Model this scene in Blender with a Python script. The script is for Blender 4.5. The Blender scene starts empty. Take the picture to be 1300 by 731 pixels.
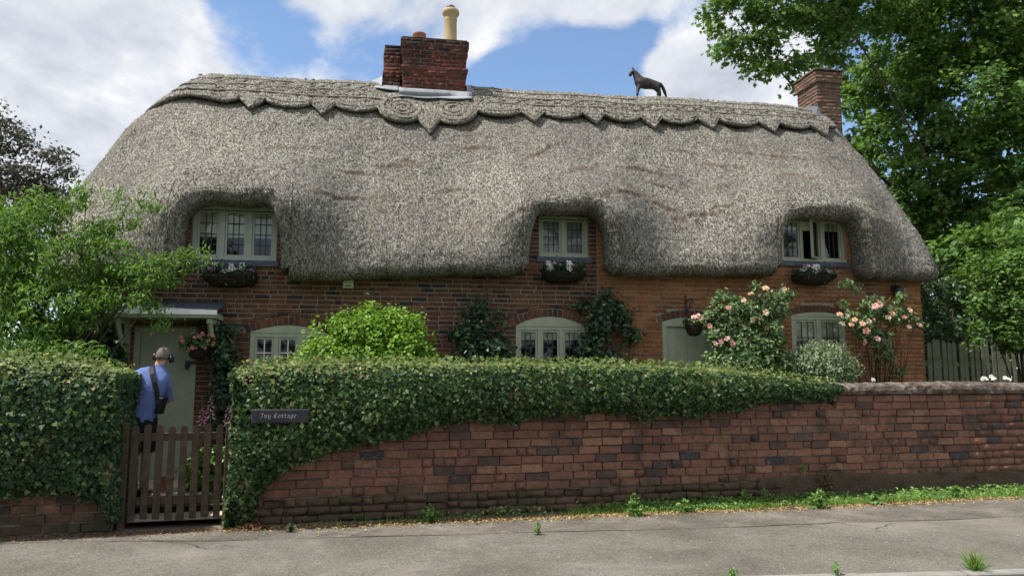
import bpy, bmesh, math, random
import numpy as np
from mathutils import Matrix, Vector

random.seed(11)
rng = np.random.default_rng(11)
S = bpy.context.scene
COL = S.collection
R = math.radians

# ------------------------------------------------------------------ camera, sky, sun, exposure
cam_d = bpy.data.cameras.new('camera')
cam = bpy.data.objects.new('camera', cam_d)
COL.objects.link(cam)
cam.location = (0, 0, 1.6)
cam.rotation_euler = (R(90 + 6.87), 0, 0)
cam_d.sensor_width = 36
cam_d.lens = 950 / 1300 * 36
cam_d.clip_end = 2000
S.camera = cam

SUN_AZ, SUN_K = 15.0, 0.58        # sunlight comes along the house front from the left, high up
Ldir = Vector((-SUN_K * math.cos(R(SUN_AZ)), -SUN_K * math.sin(R(SUN_AZ)), 1)).normalized()
sd = bpy.data.lights.new('sun', 'SUN')
sun = bpy.data.objects.new('sun', sd)
COL.objects.link(sun)
sun.location = (-20, 0, 30)
sun.rotation_euler = Ldir.to_track_quat('Z', 'Y').to_euler()
sd.energy = 5.0
sd.angle = R(0.53)
sd.color = (1.0, 0.96, 0.90)

S.view_settings.view_transform = 'Standard'
S.view_settings.look = 'None'
S.view_settings.gamma = 1
S.view_settings.exposure = 0.36

W = bpy.data.worlds.new('World')
S.world = W
W.use_nodes = True
nt = W.node_tree
nt.nodes.clear()


def N(nt, typ, **kw):
    n = nt.nodes.new(typ)
    for k, v in kw.items():
        if k.startswith('i_'):
            n.inputs[k[2:]].default_value = v
        else:
            setattr(n, k, v)
    return n


def LK(nt, a, ao, b, bi):
    nt.links.new(a.outputs[ao], b.inputs[bi])


def math_n(nt, op, a, b=None, c=None):
    n = nt.nodes.new('ShaderNodeMath')
    n.operation = op
    for i, v in enumerate((a, b, c)):
        if v is None:
            continue
        if isinstance(v, (int, float)):
            n.inputs[i].default_value = v
        else:
            nt.links.new(v, n.inputs[i])
    return n.outputs[0]


def ramp_n(nt, fac, stops, interp='LINEAR'):
    n = nt.nodes.new('ShaderNodeValToRGB')
    n.color_ramp.interpolation = interp
    el = n.color_ramp.elements
    while len(el) < len(stops):
        el.new(0.5)
    for e, (p, c) in zip(el, stops):
        e.position = p
        e.color = (c[0], c[1], c[2], 1) if not isinstance(c, (int, float)) else (c, c, c, 1)
    nt.links.new(fac, n.inputs[0])
    return n.outputs[0]


def mix_n(nt, fac, a, b, blend='MIX'):
    n = nt.nodes.new('ShaderNodeMix')
    n.data_type = 'RGBA'
    n.blend_type = blend
    for sock, v in ((n.inputs[0], fac), (n.inputs[6], a), (n.inputs[7], b)):
        if isinstance(v, (int, float)):
            sock.default_value = v
        elif isinstance(v, (tuple, list)):
            sock.default_value = (v[0], v[1], v[2], 1)
        else:
            nt.links.new(v, sock)
    return n.outputs[2]


sky = N(nt, 'ShaderNodeTexSky', sky_type='NISHITA')
sky.sun_disc = False
sky.sun_elevation = math.asin(Ldir.z)
sky.sun_rotation = math.atan2(Ldir.x, Ldir.y) % (2 * math.pi)
sky.air_density = 1.0
sky.dust_density = 0.2
sky.ozone_density = 2.5
tc = N(nt, 'ShaderNodeTexCoord')
sep = N(nt, 'ShaderNodeSeparateXYZ')
LK(nt, tc, 'Generated', sep, 0)
zz = math_n(nt, 'ADD', math_n(nt, 'MAXIMUM', sep.outputs[2], 0.0), 0.22)
cu = math_n(nt, 'DIVIDE', sep.outputs[0], zz)
cv = math_n(nt, 'DIVIDE', sep.outputs[1], zz)
cmb = N(nt, 'ShaderNodeCombineXYZ')
nt.links.new(cu, cmb.inputs[0])
nt.links.new(cv, cmb.inputs[1])
mp = N(nt, 'ShaderNodeMapping')
mp.inputs['Location'].default_value = (3.1, 1.4, 0)
mp.inputs['Rotation'].default_value = (0, 0, R(25))
mp.inputs['Scale'].default_value = (1.0, 0.8, 1)
LK(nt, cmb, 0, mp, 0)
n1 = N(nt, 'ShaderNodeTexNoise', i_Scale=2.0, i_Detail=12.0, i_Roughness=0.62, i_Distortion=0.15)
LK(nt, mp, 0, n1, 'Vector')
n2 = N(nt, 'ShaderNodeTexNoise', i_Scale=3.6, i_Detail=10.0, i_Roughness=0.6, i_Distortion=0.1)
LK(nt, mp, 0, n2, 'Vector')


def dir_px(px, py):
    th = R(6.87)
    x, v = (px - 650) / 950, (365.5 - py) / 950
    return Vector((x, math.cos(th) - v * math.sin(th), math.sin(th) + v * math.cos(th))).normalized()


cov = math_n(nt, 'MULTIPLY_ADD', n1.outputs['Fac'], 1.35, -0.05)
# openings and banks in the cloud cover
pl = dir_px(600, 95).cross(dir_px(850, 8)).normalized()      # the long straight edge of the cloud bank
if pl.z < 0: pl = -pl
vm = N(nt, 'ShaderNodeVectorMath', operation='DOT_PRODUCT')
LK(nt, tc, 'Generated', vm, 0)
vm.inputs[1].default_value = pl
mr = N(nt, 'ShaderNodeMapRange', interpolation_type='SMOOTHSTEP')
nt.links.new(vm.outputs['Value'], mr.inputs[0])
for i_, v_ in enumerate((-0.035, 0.030, -0.50, 0.05)):
    mr.inputs[i_ + 1].default_value = v_
cov = math_n(nt, 'ADD', cov, mr.outputs[0])
for (px, py, deg, amt) in ((310, 40, 6, -0.34), (700, 110, 7, -0.25), (470, 100, 5, -0.10), (930, 105, 8, 0.50), (870, 115, 4, 0.25), (760, 105, 2.5, 0.22), (60, 60, 14, 0.20), (180, 150, 12, 0.22), (1020, 80, 8, 0.30), (120, 190, 8, 0.2)):
    d = dir_px(px, py)
    vm = N(nt, 'ShaderNodeVectorMath', operation='DOT_PRODUCT')
    LK(nt, tc, 'Generated', vm, 0)
    vm.inputs[1].default_value = d
    c0 = math.cos(R(deg))
    mr = N(nt, 'ShaderNodeMapRange', interpolation_type='SMOOTHSTEP')
    nt.links.new(vm.outputs['Value'], mr.inputs[0])
    mr.inputs[1].default_value = c0
    mr.inputs[2].default_value = 1.0
    mr.inputs[3].default_value = 0.0
    mr.inputs[4].default_value = amt
    cov = math_n(nt, 'ADD', cov, mr.outputs[0])
cmask = ramp_n(nt, cov, ((0.42, 0.0), (0.63, 1.0)), 'EASE')
ccol = ramp_n(nt, n2.outputs['Fac'], ((0.33, (0.57, 0.62, 0.72)), (0.52, (0.82, 0.86, 0.94)), (0.64, (1.08, 1.08, 1.08))))
bg1 = N(nt, 'ShaderNodeBackground', i_Strength=0.15)
LK(nt, sky, 0, bg1, 0)
bg2 = N(nt, 'ShaderNodeBackground', i_Strength=0.74)
nt.links.new(ccol, bg2.inputs[0])
mixs = N(nt, 'ShaderNodeMixShader')
nt.links.new(cmask, mixs.inputs[0])
LK(nt, bg1, 0, mixs, 1)
LK(nt, bg2, 0, mixs, 2)
wo = N(nt, 'ShaderNodeOutputWorld')
LK(nt, mixs, 0, wo, 0)


# ------------------------------------------------------------------ frames: house front and garden wall
class Frame:
    def __init__(s, o, deg):
        s.o, s.deg = o, deg
        a = R(deg)
        s.c, s.s = math.cos(a), math.sin(a)

    def w(s, X, Y, Z=0.0):
        return Vector((s.o[0] + X * s.c - Y * s.s, s.o[1] + X * s.s + Y * s.c, Z))

    def loc(s, x, y):
        dx, dy = x - s.o[0], y - s.o[1]
        return dx * s.c + dy * s.s, -dx * s.s + dy * s.c

    @property
    def mat(s):
        return Matrix.Translation((s.o[0], s.o[1], 0)) @ Matrix.Rotation(R(s.deg), 4, 'Z')


H = Frame((0, 11.2), 9.5)
G = Frame((0, 9.2), 14)
K = Frame(tuple(G.w(2.5, -3.58)[:2]), 6.0)
GZ = 0.2                                  # garden level


# ------------------------------------------------------------------ object helpers
def mesh_np(name, V, F):
    """F: list of int arrays (n,k)"""
    me = bpy.data.meshes.new(name)
    V = np.asarray(V, dtype=np.float32)
    me.vertices.add(len(V))
    me.vertices.foreach_set('co', V.ravel())
    fl = [np.asarray(f, dtype=np.int32) for f in F if len(f)]
    loops = np.concatenate([f.ravel() for f in fl])
    tot = np.concatenate([np.full(len(f), f.shape[1], dtype=np.int32) for f in fl])
    st = np.concatenate([[0], np.cumsum(tot)[:-1]]).astype(np.int32)
    me.loops.add(len(loops))
    me.loops.foreach_set('vertex_index', loops)
    me.polygons.add(len(tot))
    me.polygons.foreach_set('loop_start', st)
    me.polygons.foreach_set('loop_total', tot)
    me.update(calc_edges=True)
    return me


def smooth(me, on=True):
    me.polygons.foreach_set('use_smooth', [on] * len(me.polygons))
    return me


def obj(name, me, m=None, parent=None, label=None, cat=None, group=None, kind=None, loc=None, rotz=None):
    o = bpy.data.objects.new(name, me)
    COL.objects.link(o)
    if me is not None and m is not None and len(me.materials) == 0:
        me.materials.append(m)
    if parent is not None:
        o.parent = parent
    if loc is not None:
        o.location = loc
    if rotz is not None:
        o.rotation_euler = (0, 0, rotz)
    if label: o['label'] = label
    if cat: o['category'] = cat
    if group: o['group'] = group
    if kind: o['kind'] = kind
    return o


def thing(name, label, cat, loc=(0, 0, 0), rotz=0.0, group=None):
    return obj(name, None, None, None, label, cat, group, None, loc, rotz)


class MB:
    """collects geometry for ONE mesh"""
    def __init__(s):
        s.v, s.f = [], []

    def add(s, vs, fs):
        b = len(s.v)
        s.v += [tuple(p) for p in vs]
        s.f += [[b + i for i in f] for f in fs]
        return s

    def box(s, x0, x1, y0, y1, z0, z1, M=None):
        vs = [(x0, y0, z0), (x1, y0, z0), (x1, y1, z0), (x0, y1, z0), (x0, y0, z1), (x1, y0, z1), (x1, y1, z1), (x0, y1, z1)]
        if M is not None:
            vs = [M @ Vector(p) for p in vs]
        return s.add(vs, [(0, 3, 2, 1), (4, 5, 6, 7), (0, 1, 5, 4), (1, 2, 6, 5), (2, 3, 7, 6), (3, 0, 4, 7)])

    def cbox(s, x0, x1, y0, y1, z0, z1, c=0.01, M=None):
        """box with chamfered front (y0) edges"""
        vs = [(x0, y1, z0), (x1, y1, z0), (x1, y1, z1), (x0, y1, z1), (x0, y0 + c, z0), (x1, y0 + c, z0), (x1, y0 + c, z1), (x0, y0 + c, z1),
              (x0 + c, y0, z0 + c), (x1 - c, y0, z0 + c), (x1 - c, y0, z1 - c), (x0 + c, y0, z1 - c)]
        if M is not None:
            vs = [M @ Vector(p) for p in vs]
        return s.add(vs, [(0, 3, 2, 1), (0, 1, 5, 4), (1, 2, 6, 5), (2, 3, 7, 6), (3, 0, 4, 7), (4, 5, 9, 8), (5, 6, 10, 9), (6, 7, 11, 10), (7, 4, 8, 11), (8, 9, 10, 11)])

    def prism(s, pts, y0, y1):
        """polygon pts (x,z) extruded from y0 to y1"""
        n = len(pts)
        vs = [(p[0], y0, p[1]) for p in pts] + [(p[0], y1, p[1]) for p in pts]
        fs = [list(range(n)), list(range(2 * n - 1, n - 1, -1))]
        fs += [(i, i + n, (i + 1) % n + n, (i + 1) % n) for i in range(n)]
        return s.add(vs, fs)

    def tube(s, pts, r, k=6, cap=True):
        pts = [Vector(p) for p in pts]
        n = len(pts)
        rs = r if isinstance(r, (list, tuple)) else [r] * n
        vs = []
        ref = None
        for i, p in enumerate(pts):
            t = (pts[min(i + 1, n - 1)] - pts[max(i - 1, 0)])
            if t.length < 1e-9: t = Vector((0, 0, 1))
            t.normalize()
            if ref is None:
                ref = Vector((0, 0, 1)) if abs(t.z) < 0.9 else Vector((1, 0, 0))
            a = t.cross(ref)
            if a.length < 1e-6: a = t.orthogonal()
            a.normalize()
            b = t.cross(a)
            ref = -b if False else ref
            for j in range(k):
                q = 2 * math.pi * j / k
                vs.append(p + rs[i] * (math.cos(q) * a + math.sin(q) * b))
        fs = []
        for i in range(n - 1):
            for j in range(k):
                fs.append((i * k + j, i * k + (j + 1) % k, (i + 1) * k + (j + 1) % k, (i + 1) * k + j))
        if cap:
            fs.append(list(range(k))[::-1])
            fs.append([(n - 1) * k + j for j in range(k)])
        return s.add(vs, fs)

    def lathe(s, prof, c=(0, 0, 0), k=16, sx=1, sy=1, cap=True):
        vs = []
        for (r, z) in prof:
            for j in range(k):
                q = 2 * math.pi * j / k
                vs.append((c[0] + r * sx * math.cos(q), c[1] + r * sy * math.sin(q), c[2] + z))
        n = len(prof)
        fs = [(i * k + j, i * k + (j + 1) % k, (i + 1) * k + (j + 1) % k, (i + 1) * k + j) for i in range(n - 1) for j in range(k)]
        if cap:
            fs.append(list(range(k))[::-1])
            fs.append([(n - 1) * k + j for j in range(k)])
        return s.add(vs, fs)

    def loft(s, rings, cap=True):
        k = len(rings[0])
        n = len(rings)
        vs = [p for r in rings for p in r]
        fs = [(i * k + j, i * k + (j + 1) % k, (i + 1) * k + (j + 1) % k, (i + 1) * k + j) for i in range(n - 1) for j in range(k)]
        if cap:
            fs.append(list(range(k))[::-1])
            fs.append([(n - 1) * k + j for j in range(k)])
        return s.add(vs, fs)

    def mesh(s, name, sm=False):
        me = bpy.data.meshes.new(name)
        me.from_pydata([tuple(p) for p in s.v], [], s.f)
        me.update()
        if sm: smooth(me)
        return me

    def build(s, name, m, parent=None, sm=False, **kw):
        return obj(name, s.mesh(name, sm), m, parent, **kw)


def skin(name, V, E, rad, m, parent=None, sub=2, root=0, **kw):
    """one continuous body grown round a skeleton"""
    me = bpy.data.meshes.new(name)
    bm = bmesh.new()
    lay = bm.verts.layers.skin.verify()
    vs = [bm.verts.new(p) for p in V]
    for i, v in enumerate(vs):
        r = rad[i]
        v[lay].radius = r if isinstance(r, (tuple, list)) else (r, r)
        v[lay].use_root = (i == root)
    for a, b in E:
        bm.edges.new((vs[a], vs[b]))
    bm.to_mesh(me)
    bm.free()
    o = obj(name, me, m, parent, **kw)
    md = o.modifiers.new('skin', 'SKIN')
    md.use_smooth_shade = True
    sb = o.modifiers.new('subsurf', 'SUBSURF')
    sb.levels = sub
    sb.render_levels = sub
    return o


def vnoise(P, seed=0):
    """value noise on (n,2|3) points -> -1..1"""
    P = np.asarray(P, dtype=np.float64)
    I = np.floor(P).astype(np.int64)
    f = P - I
    f = f * f * (3 - 2 * f)
    d = P.shape[1]
    out = np.zeros(len(P))
    for c in range(2 ** d):
        w = np.ones(len(P))
        h = np.full(len(P), seed * 7919 + 13, dtype=np.int64)
        for k in range(d):
            b = (c >> k) & 1
            w *= f[:, k] if b else 1 - f[:, k]
            h = (h * 374761393 + (I[:, k] + b) * 668265263) & 0x7fffffff
            h ^= h >> 13
        h = (h * 1274126177) & 0x7fffffff
        h ^= h >> 16
        out += w * ((h & 0xffff) / 32767.5 - 1)
    return out


# ------------------------------------------------------------------ materials
def mat(name, color=(0.5, 0.5, 0.5), rough=0.7, spec=0.3, metal=0.0):
    m = bpy.data.materials.new(name)
    m.use_nodes = True
    b = m.node_tree.nodes['Principled BSDF']
    b.inputs['Base Color'].default_value = (*color, 1)
    b.inputs['Roughness'].default_value = rough
    b.inputs['Specular IOR Level'].default_value = spec
    b.inputs['Metallic'].default_value = metal
    return m, m.node_tree, b


def noise(nt, scale, detail=4.0, rough=0.55, coord='Object', vec=None, dist=0.0):
    n = N(nt, 'ShaderNodeTexNoise', i_Scale=scale, i_Detail=detail, i_Roughness=rough, i_Distortion=dist)
    if vec is None:
        t = N(nt, 'ShaderNodeTexCoord')
        vec = t.outputs[coord]
    nt.links.new(vec, n.inputs['Vector'])
    return n.outputs['Fac']


def bump(nt, b, h, strength=0.4, dist=0.02):
    n = N(nt, 'ShaderNodeBump', i_Strength=strength, i_Distance=dist)
    nt.links.new(h, n.inputs['Height'])
    nt.links.new(n.outputs[0], b.inputs['Normal'])


def worn(name, c0, c1, scale=6, rough=0.7, spec=0.3, bstr=0.15, bdist=0.004, c2=None, metal=0.0, coord='Object'):
    """surface whose colour wanders between c0 and c1"""
    m, nt, b = mat(name, c0, rough, spec, metal)
    f = noise(nt, scale, 6, 0.6, coord)
    st = [(0.32, c0), (0.68, c1)] if c2 is None else [(0.28, c0), (0.52, c1), (0.74, c2)]
    nt.links.new(ramp_n(nt, f, st), b.inputs['Base Color'])
    bump(nt, b, noise(nt, scale * 7, 5, 0.6, coord), bstr, bdist)
    return m


def rnd_piece(nt):
    oi = N(nt, 'ShaderNodeObjectInfo')
    ge = N(nt, 'ShaderNodeNewGeometry')
    a = math_n(nt, 'ADD', oi.outputs['Random'], ge.outputs['Random Per Island'])
    return math_n(nt, 'FRACT', math_n(nt, 'MULTIPLY', a, 1.0))


def brick_mat(name, stops, grime=(0.05, 0.045, 0.04), grime_amt=0.45, pale=None, pale_amt=0.0, rough=0.9, gscale=2.2, soot=None, moss=False):
    m, nt, b = mat(name, (0.3, 0.1, 0.06), rough, 0.2)
    r = rnd_piece(nt)
    col = ramp_n(nt, r, stops)
    ge = N(nt, 'ShaderNodeNewGeometry')
    pos = ge.outputs['Position']
    f1 = noise(nt, 38, 5, 0.65, vec=pos)
    f0 = noise(nt, 15, 5, 0.7, vec=pos, dist=0.5)
    col = mix_n(nt, 0.6, col, ramp_n(nt, f1, ((0.3, 0.33), (0.7, 0.72))), 'OVERLAY')
    col = mix_n(nt, 0.6, col, ramp_n(nt, f0, ((0.3, 0.30), (0.7, 0.70))), 'OVERLAY')
    f2 = noise(nt, gscale, 6, 0.65, vec=pos, dist=0.4)
    gm = ramp_n(nt, f2, ((0.48, 0.0), (0.68, grime_amt)))
    col = mix_n(nt, gm, col, grime)
    if moss:     # damp and moss creeping up from the ground
        sq_ = N(nt, 'ShaderNodeSeparateXYZ')
        nt.links.new(pos, sq_.inputs[0])
        mh_ = math_n(nt, 'MULTIPLY_ADD', sq_.outputs[2], -1.1, 0.42)
        mm2 = ramp_n(nt, math_n(nt, 'ADD', mh_, noise(nt, 3.5, 6, 0.7, vec=pos)), ((0.50, 0.0), (0.78, 0.85)))
        col = mix_n(nt, mm2, col, mix_n(nt, noise(nt, 7, 4, 0.6, vec=pos), (0.055, 0.045, 0.035), (0.085, 0.088, 0.045)))
    if soot:     # smoke staining that thickens towards the chimney head
        sp_ = N(nt, 'ShaderNodeSeparateXYZ')
        nt.links.new(pos, sp_.inputs[0])
        h_ = math_n(nt, 'MULTIPLY_ADD', math_n(nt, 'SUBTRACT', sp_.outputs[2], soot), 0.9, 0.0)
        sm_ = ramp_n(nt, math_n(nt, 'ADD', h_, noise(nt, 4.5, 5, 0.65, vec=pos)), ((0.55, 0.0), (0.85, 0.88)))
        col = mix_n(nt, sm_, col, (0.018, 0.016, 0.018))
    if pale:
        f3 = noise(nt, 14, 5, 0.7, vec=pos)
        pm = ramp_n(nt, f3, ((0.60, 0.0), (0.70, pale_amt)))
        col = mix_n(nt, pm, col, pale)
    nt.links.new(col, b.inputs['Base Color'])
    bump(nt, b, math_n(nt, 'ADD', noise(nt, 60, 6, 0.7, vec=pos), math_n(nt, 'MULTIPLY', noise(nt, 17, 4, 0.65, vec=pos), 1.6)), 0.7, 0.014)
    return m


M = {}
M['brick_dark'] = brick_mat('house_brick_dark', ((0.0, (0.115, 0.052, 0.034)), (0.22, (0.165, 0.070, 0.042)), (0.45, (0.135, 0.062, 0.038)), (0.62, (0.205, 0.088, 0.050)), (0.78, (0.085, 0.048, 0.038)),
                                               (0.88, (0.04, 0.036, 0.04)), (1.0, (0.24, 0.11, 0.06))), grime_amt=0.5)
M['brick_orange'] = brick_mat('house_brick_orange', ((0.0, (0.27, 0.105, 0.042)), (0.3, (0.36, 0.150, 0.060)), (0.6, (0.30, 0.118, 0.048)), (0.85, (0.40, 0.18, 0.08)), (1.0, (0.20, 0.080, 0.040))), grime_amt=0.5, gscale=1.1)
M['brick_garden'] = brick_mat('garden_brick', ((0.0, (0.165, 0.083, 0.063)), (0.25, (0.245, 0.120, 0.082)), (0.5, (0.205, 0.103, 0.073)), (0.72, (0.315, 0.165, 0.108)), (0.92, (0.125, 0.075, 0.062)), (0.985, (0.065, 0.063, 0.066)),
                                              (1.0, (0.321, 0.180, 0.121))), grime_amt=0.75, pale=(0.36, 0.31, 0.26), pale_amt=0.5, gscale=3.0, moss=True)
M['brick_mossy'] = brick_mat('mossy_brick', ((0.0, (0.085, 0.058, 0.042)), (0.4, (0.13, 0.08, 0.055)), (0.7, (0.10, 0.07, 0.048)), (1.0, (0.16, 0.10, 0.07))), grime=(0.06, 0.068, 0.03), grime_amt=0.85, pale=(0.26, 0.24, 0.20), pale_amt=0.4, gscale=2.6)
M['brick_chimney'] = brick_mat('chimney_brick', ((0.0, (0.10, 0.032, 0.026)), (0.35, (0.17, 0.048, 0.034)), (0.6, (0.13, 0.04, 0.03)), (0.8, (0.21, 0.065, 0.042)), (0.9, (0.05, 0.035, 0.035)), (1.0, (0.16, 0.05, 0.035))),
                              grime=(0.025, 0.022, 0.024), grime_amt=0.85, gscale=2.6, soot=7.28)
M['brick_chimney_pale'] = brick_mat('gable_chimney_brick', ((0.0, (0.15, 0.085, 0.062)), (0.4, (0.22, 0.125, 0.085)), (0.7, (0.18, 0.10, 0.07)), (0.9, (0.10, 0.065, 0.052)), (1.0, (0.26, 0.15, 0.10))), grime_amt=0.75)
M['mortar'] = worn('mortar', (0.25, 0.205, 0.155), (0.35, 0.295, 0.23), 9, 0.95, 0.1, 0.5, 0.01, c2=(0.17, 0.14, 0.11))
M['mortar_dark'] = worn('mortar_dark', (0.13, 0.10, 0.078), (0.24, 0.19, 0.15), 6, 0.95, 0.1, 0.6, 0.015, c2=(0.07, 0.062, 0.052))
M['paint_sage'] = worn('sage_paint', (0.35, 0.38, 0.28), (0.43, 0.455, 0.34), 9, 0.45, 0.4, 0.05, 0.002)
M['paint_pale'] = worn('pale_paint', (0.40, 0.44, 0.39), (0.49, 0.52, 0.46), 9, 0.45, 0.4, 0.05, 0.002)
M['paint_cream'] = worn('cream_blind', (0.62, 0.60, 0.44), (0.68, 0.66, 0.50), 3, 0.8, 0.2)
M['white'] = worn('white_paint', (0.72, 0.72, 0.70), (0.8, 0.8, 0.78), 5, 0.5, 0.4)
M['curtain'] = worn('net_curtain', (0.36, 0.40, 0.42), (0.46, 0.50, 0.52), 8, 0.9, 0.1)
M['lead'] = worn('lead_sheet', (0.19, 0.21, 0.235), (0.28, 0.30, 0.325), 7, 0.6, 0.35, 0.4, 0.012, c2=(0.36, 0.375, 0.39))
M['lead_dark'] = worn('dark_lead', (0.075, 0.083, 0.095), (0.12, 0.13, 0.145), 7, 0.65, 0.3)
M['leadbar'] = mat('window_leading', (0.05, 0.05, 0.055), 0.5, 0.4)[0]
M['slate'] = worn('canopy_slate', (0.06, 0.075, 0.10), (0.10, 0.12, 0.15), 7, 0.55, 0.4)
M['iron'] = worn('black_iron', (0.012, 0.012, 0.014), (0.03, 0.03, 0.032), 20, 0.5, 0.5)
M['buff'] = worn('buff_clay', (0.36, 0.28, 0.15), (0.46, 0.36, 0.20), 6, 0.8, 0.3, 0.15, 0.004, c2=(0.28, 0.22, 0.14))
M['terracotta'] = worn('terracotta', (0.20, 0.095, 0.062), (0.28, 0.14, 0.09), 9, 0.85, 0.2)
M['wood'] = worn('weathered_brown_wood', (0.045, 0.032, 0.024), (0.085, 0.060, 0.043), 14, 0.85, 0.2, 0.4, 0.006, c2=(0.12, 0.09, 0.065))
M['fence'] = worn('grey_green_wood', (0.17, 0.18, 0.125), (0.26, 0.265, 0.19), 10, 0.9, 0.15, 0.4, 0.006)
M['bark'] = worn('bark', (0.07, 0.055, 0.04), (0.14, 0.11, 0.085), 12, 0.95, 0.1, 0.8, 0.03)
M['twig'] = worn('twig', (0.05, 0.045, 0.025), (0.10, 0.08, 0.05), 12, 0.95, 0.1)
M['soil'] = worn('soil', (0.07, 0.055, 0.04), (0.13, 0.10, 0.07), 8, 0.95, 0.1, 0.8, 0.03)
M['paving'] = worn('pale_paving', (0.42, 0.37, 0.28), (0.52, 0.46, 0.36), 7, 0.9, 0.15, 0.4, 0.01)
M['horse'] = worn('weathered_bronze', (0.028, 0.025, 0.023), (0.06, 0.05, 0.044), 9, 0.6, 0.4, 0.5, 0.02)
M['stick'] = worn('hazel_rod', (0.16, 0.14, 0.11), (0.28, 0.25, 0.20), 20, 0.9, 0.1)
M['signboard'] = worn('sign_slate', (0.022, 0.022, 0.028), (0.045, 0.045, 0.055), 9, 0.6, 0.4, 0.2, 0.004)
M['lettering'] = mat('pale_lettering', (0.45, 0.44, 0.46), 0.7)[0]
M['skin'] = worn('skin', (0.50, 0.29, 0.21), (0.56, 0.34, 0.25), 10, 0.55, 0.35)
M['hair'] = worn('grey_hair', (0.12, 0.095, 0.078), (0.23, 0.185, 0.155), 90, 0.9, 0.15, 0.5, 0.004)
M['shirt'] = worn('blue_shirt', (0.125, 0.175, 0.40), (0.16, 0.215, 0.46), 5, 0.9, 0.1, 0.3, 0.01)
M['shorts'] = worn('dark_shorts', (0.012, 0.013, 0.02), (0.02, 0.022, 0.03), 6, 0.9, 0.1)
M['black'] = worn('black_plastic', (0.012, 0.012, 0.014), (0.02, 0.02, 0.022), 8, 0.4, 0.4)
M['basket'] = worn('dark_wicker', (0.02, 0.016, 0.014), (0.06, 0.045, 0.035), 40, 0.9, 0.15, 0.8, 0.02)
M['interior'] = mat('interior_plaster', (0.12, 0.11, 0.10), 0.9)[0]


def thatch_mat(name, light=0.64):
    m, nt, b = mat(name, (0.3, 0.27, 0.22), 0.95, 0.12)
    t = N(nt, 'ShaderNodeTexCoord')
    mp = N(nt, 'ShaderNodeMapping')
    mp.inputs['Scale'].default_value = (1.0, 0.55, 0.42)
    nt.links.new(t.outputs['Object'], mp.inputs[0])
    vo = N(nt, 'ShaderNodeTexVoronoi', i_Scale=75.0, i_Randomness=1.0)
    nt.links.new(mp.outputs[0], vo.inputs['Vector'])
    sp = N(nt, 'ShaderNodeSeparateColor')
    nt.links.new(vo.outputs['Color'], sp.inputs[0])
    f = noise(nt, 34, 5, 0.7, vec=mp.outputs[0])
    s = math_n(nt, 'ADD', math_n(nt, 'MULTIPLY', sp.outputs[0], 0.65), math_n(nt, 'MULTIPLY', f, 0.45))
    L = light
    col = ramp_n(nt, s, ((0.20, (0.065 * L, 0.060 * L, 0.055 * L)), (0.45, (0.245 * L, 0.230 * L, 0.194 * L)), (0.68, (0.41 * L, 0.388 * L, 0.328 * L)), (0.88, (0.70 * L, 0.65 * L, 0.56 * L))))
    big = noise(nt, 0.55, 5, 0.6, vec=t.outputs['Object'], dist=0.6)
    col = mix_n(nt, ramp_n(nt, big, ((0.40, 0.0), (0.66, 0.42))), col, (0.17 * L, 0.155 * L, 0.145 * L))
    mid = noise(nt, 1.9, 6, 0.65, vec=mp.outputs[0], dist=0.8)
    col = mix_n(nt, ramp_n(nt, mid, ((0.56, 0.0), (0.72, 0.42))), col, (0.20, 0.14, 0.095))
    mp2 = N(nt, 'ShaderNodeMapping')
    mp2.inputs['Scale'].default_value = (7.0, 0.9, 0.7)
    nt.links.new(t.outputs['Object'], mp2.inputs[0])
    stk = noise(nt, 1.0, 5, 0.6, vec=mp2.outputs[0], dist=0.3)
    col = mix_n(nt, 0.45, col, ramp_n(nt, stk, ((0.3, 0.36), (0.7, 0.62))), 'OVERLAY')
    at = N(nt, 'ShaderNodeAttribute', attribute_name='scar')
    col = mix_n(nt, math_n(nt, 'MULTIPLY', at.outputs['Fac'], 0.9), col, (0.13, 0.075, 0.048))
    nt.links.new(col, b.inputs['Base Color'])
    bump(nt, b, s, 0.9, 0.03)
    return m


M['thatch'] = thatch_mat('thatch')
M['ridge_thatch'] = thatch_mat('ridge_thatch', 0.72)


def leaf_mat(name, stops, transl=0.28, rough=0.42, spec=0.45, tcol=None, dry=0.0, gain=1.0):
    stops = [(p, (c[0] * gain, c[1] * gain, c[2] * gain)) for p, c in stops]
    m, nt, b = mat(name, stops[0][1], rough, spec)
    ge = N(nt, 'ShaderNodeNewGeometry')
    col = ramp_n(nt, ge.outputs['Random Per Island'], stops)
    f = noise(nt, 1.7, 3, 0.5, vec=ge.outputs['Position'])
    col = mix_n(nt, 0.5, col, ramp_n(nt, f, ((0.3, 0.38), (0.7, 0.66))), 'OVERLAY')
    if dry:
        f5 = noise(nt, 2.6, 5, 0.65, vec=ge.outputs['Position'])
        col = mix_n(nt, ramp_n(nt, f5, ((0.56, 0.0), (0.72, dry))), col, (0.20, 0.15, 0.075))
    nt.links.new(col, b.inputs['Base Color'])
    tr = N(nt, 'ShaderNodeBsdfTranslucent')
    tcn = mix_n(nt, 1.0, col, tcol or (1.0, 1.0, 0.45), 'MULTIPLY')
    g = N(nt, 'ShaderNodeGamma', i_Gamma=0.8)
    nt.links.new(tcn, g.inputs[0])
    nt.links.new(g.outputs[0], tr.inputs[0])
    mx = N(nt, 'ShaderNodeMixShader', i_Fac=transl)
    out = nt.nodes['Material Output']
    nt.links.new(b.outputs[0], mx.inputs[1])
    nt.links.new(tr.outputs[0], mx.inputs[2])
    nt.links.new(mx.outputs[0], out.inputs[0])
    return m


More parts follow.
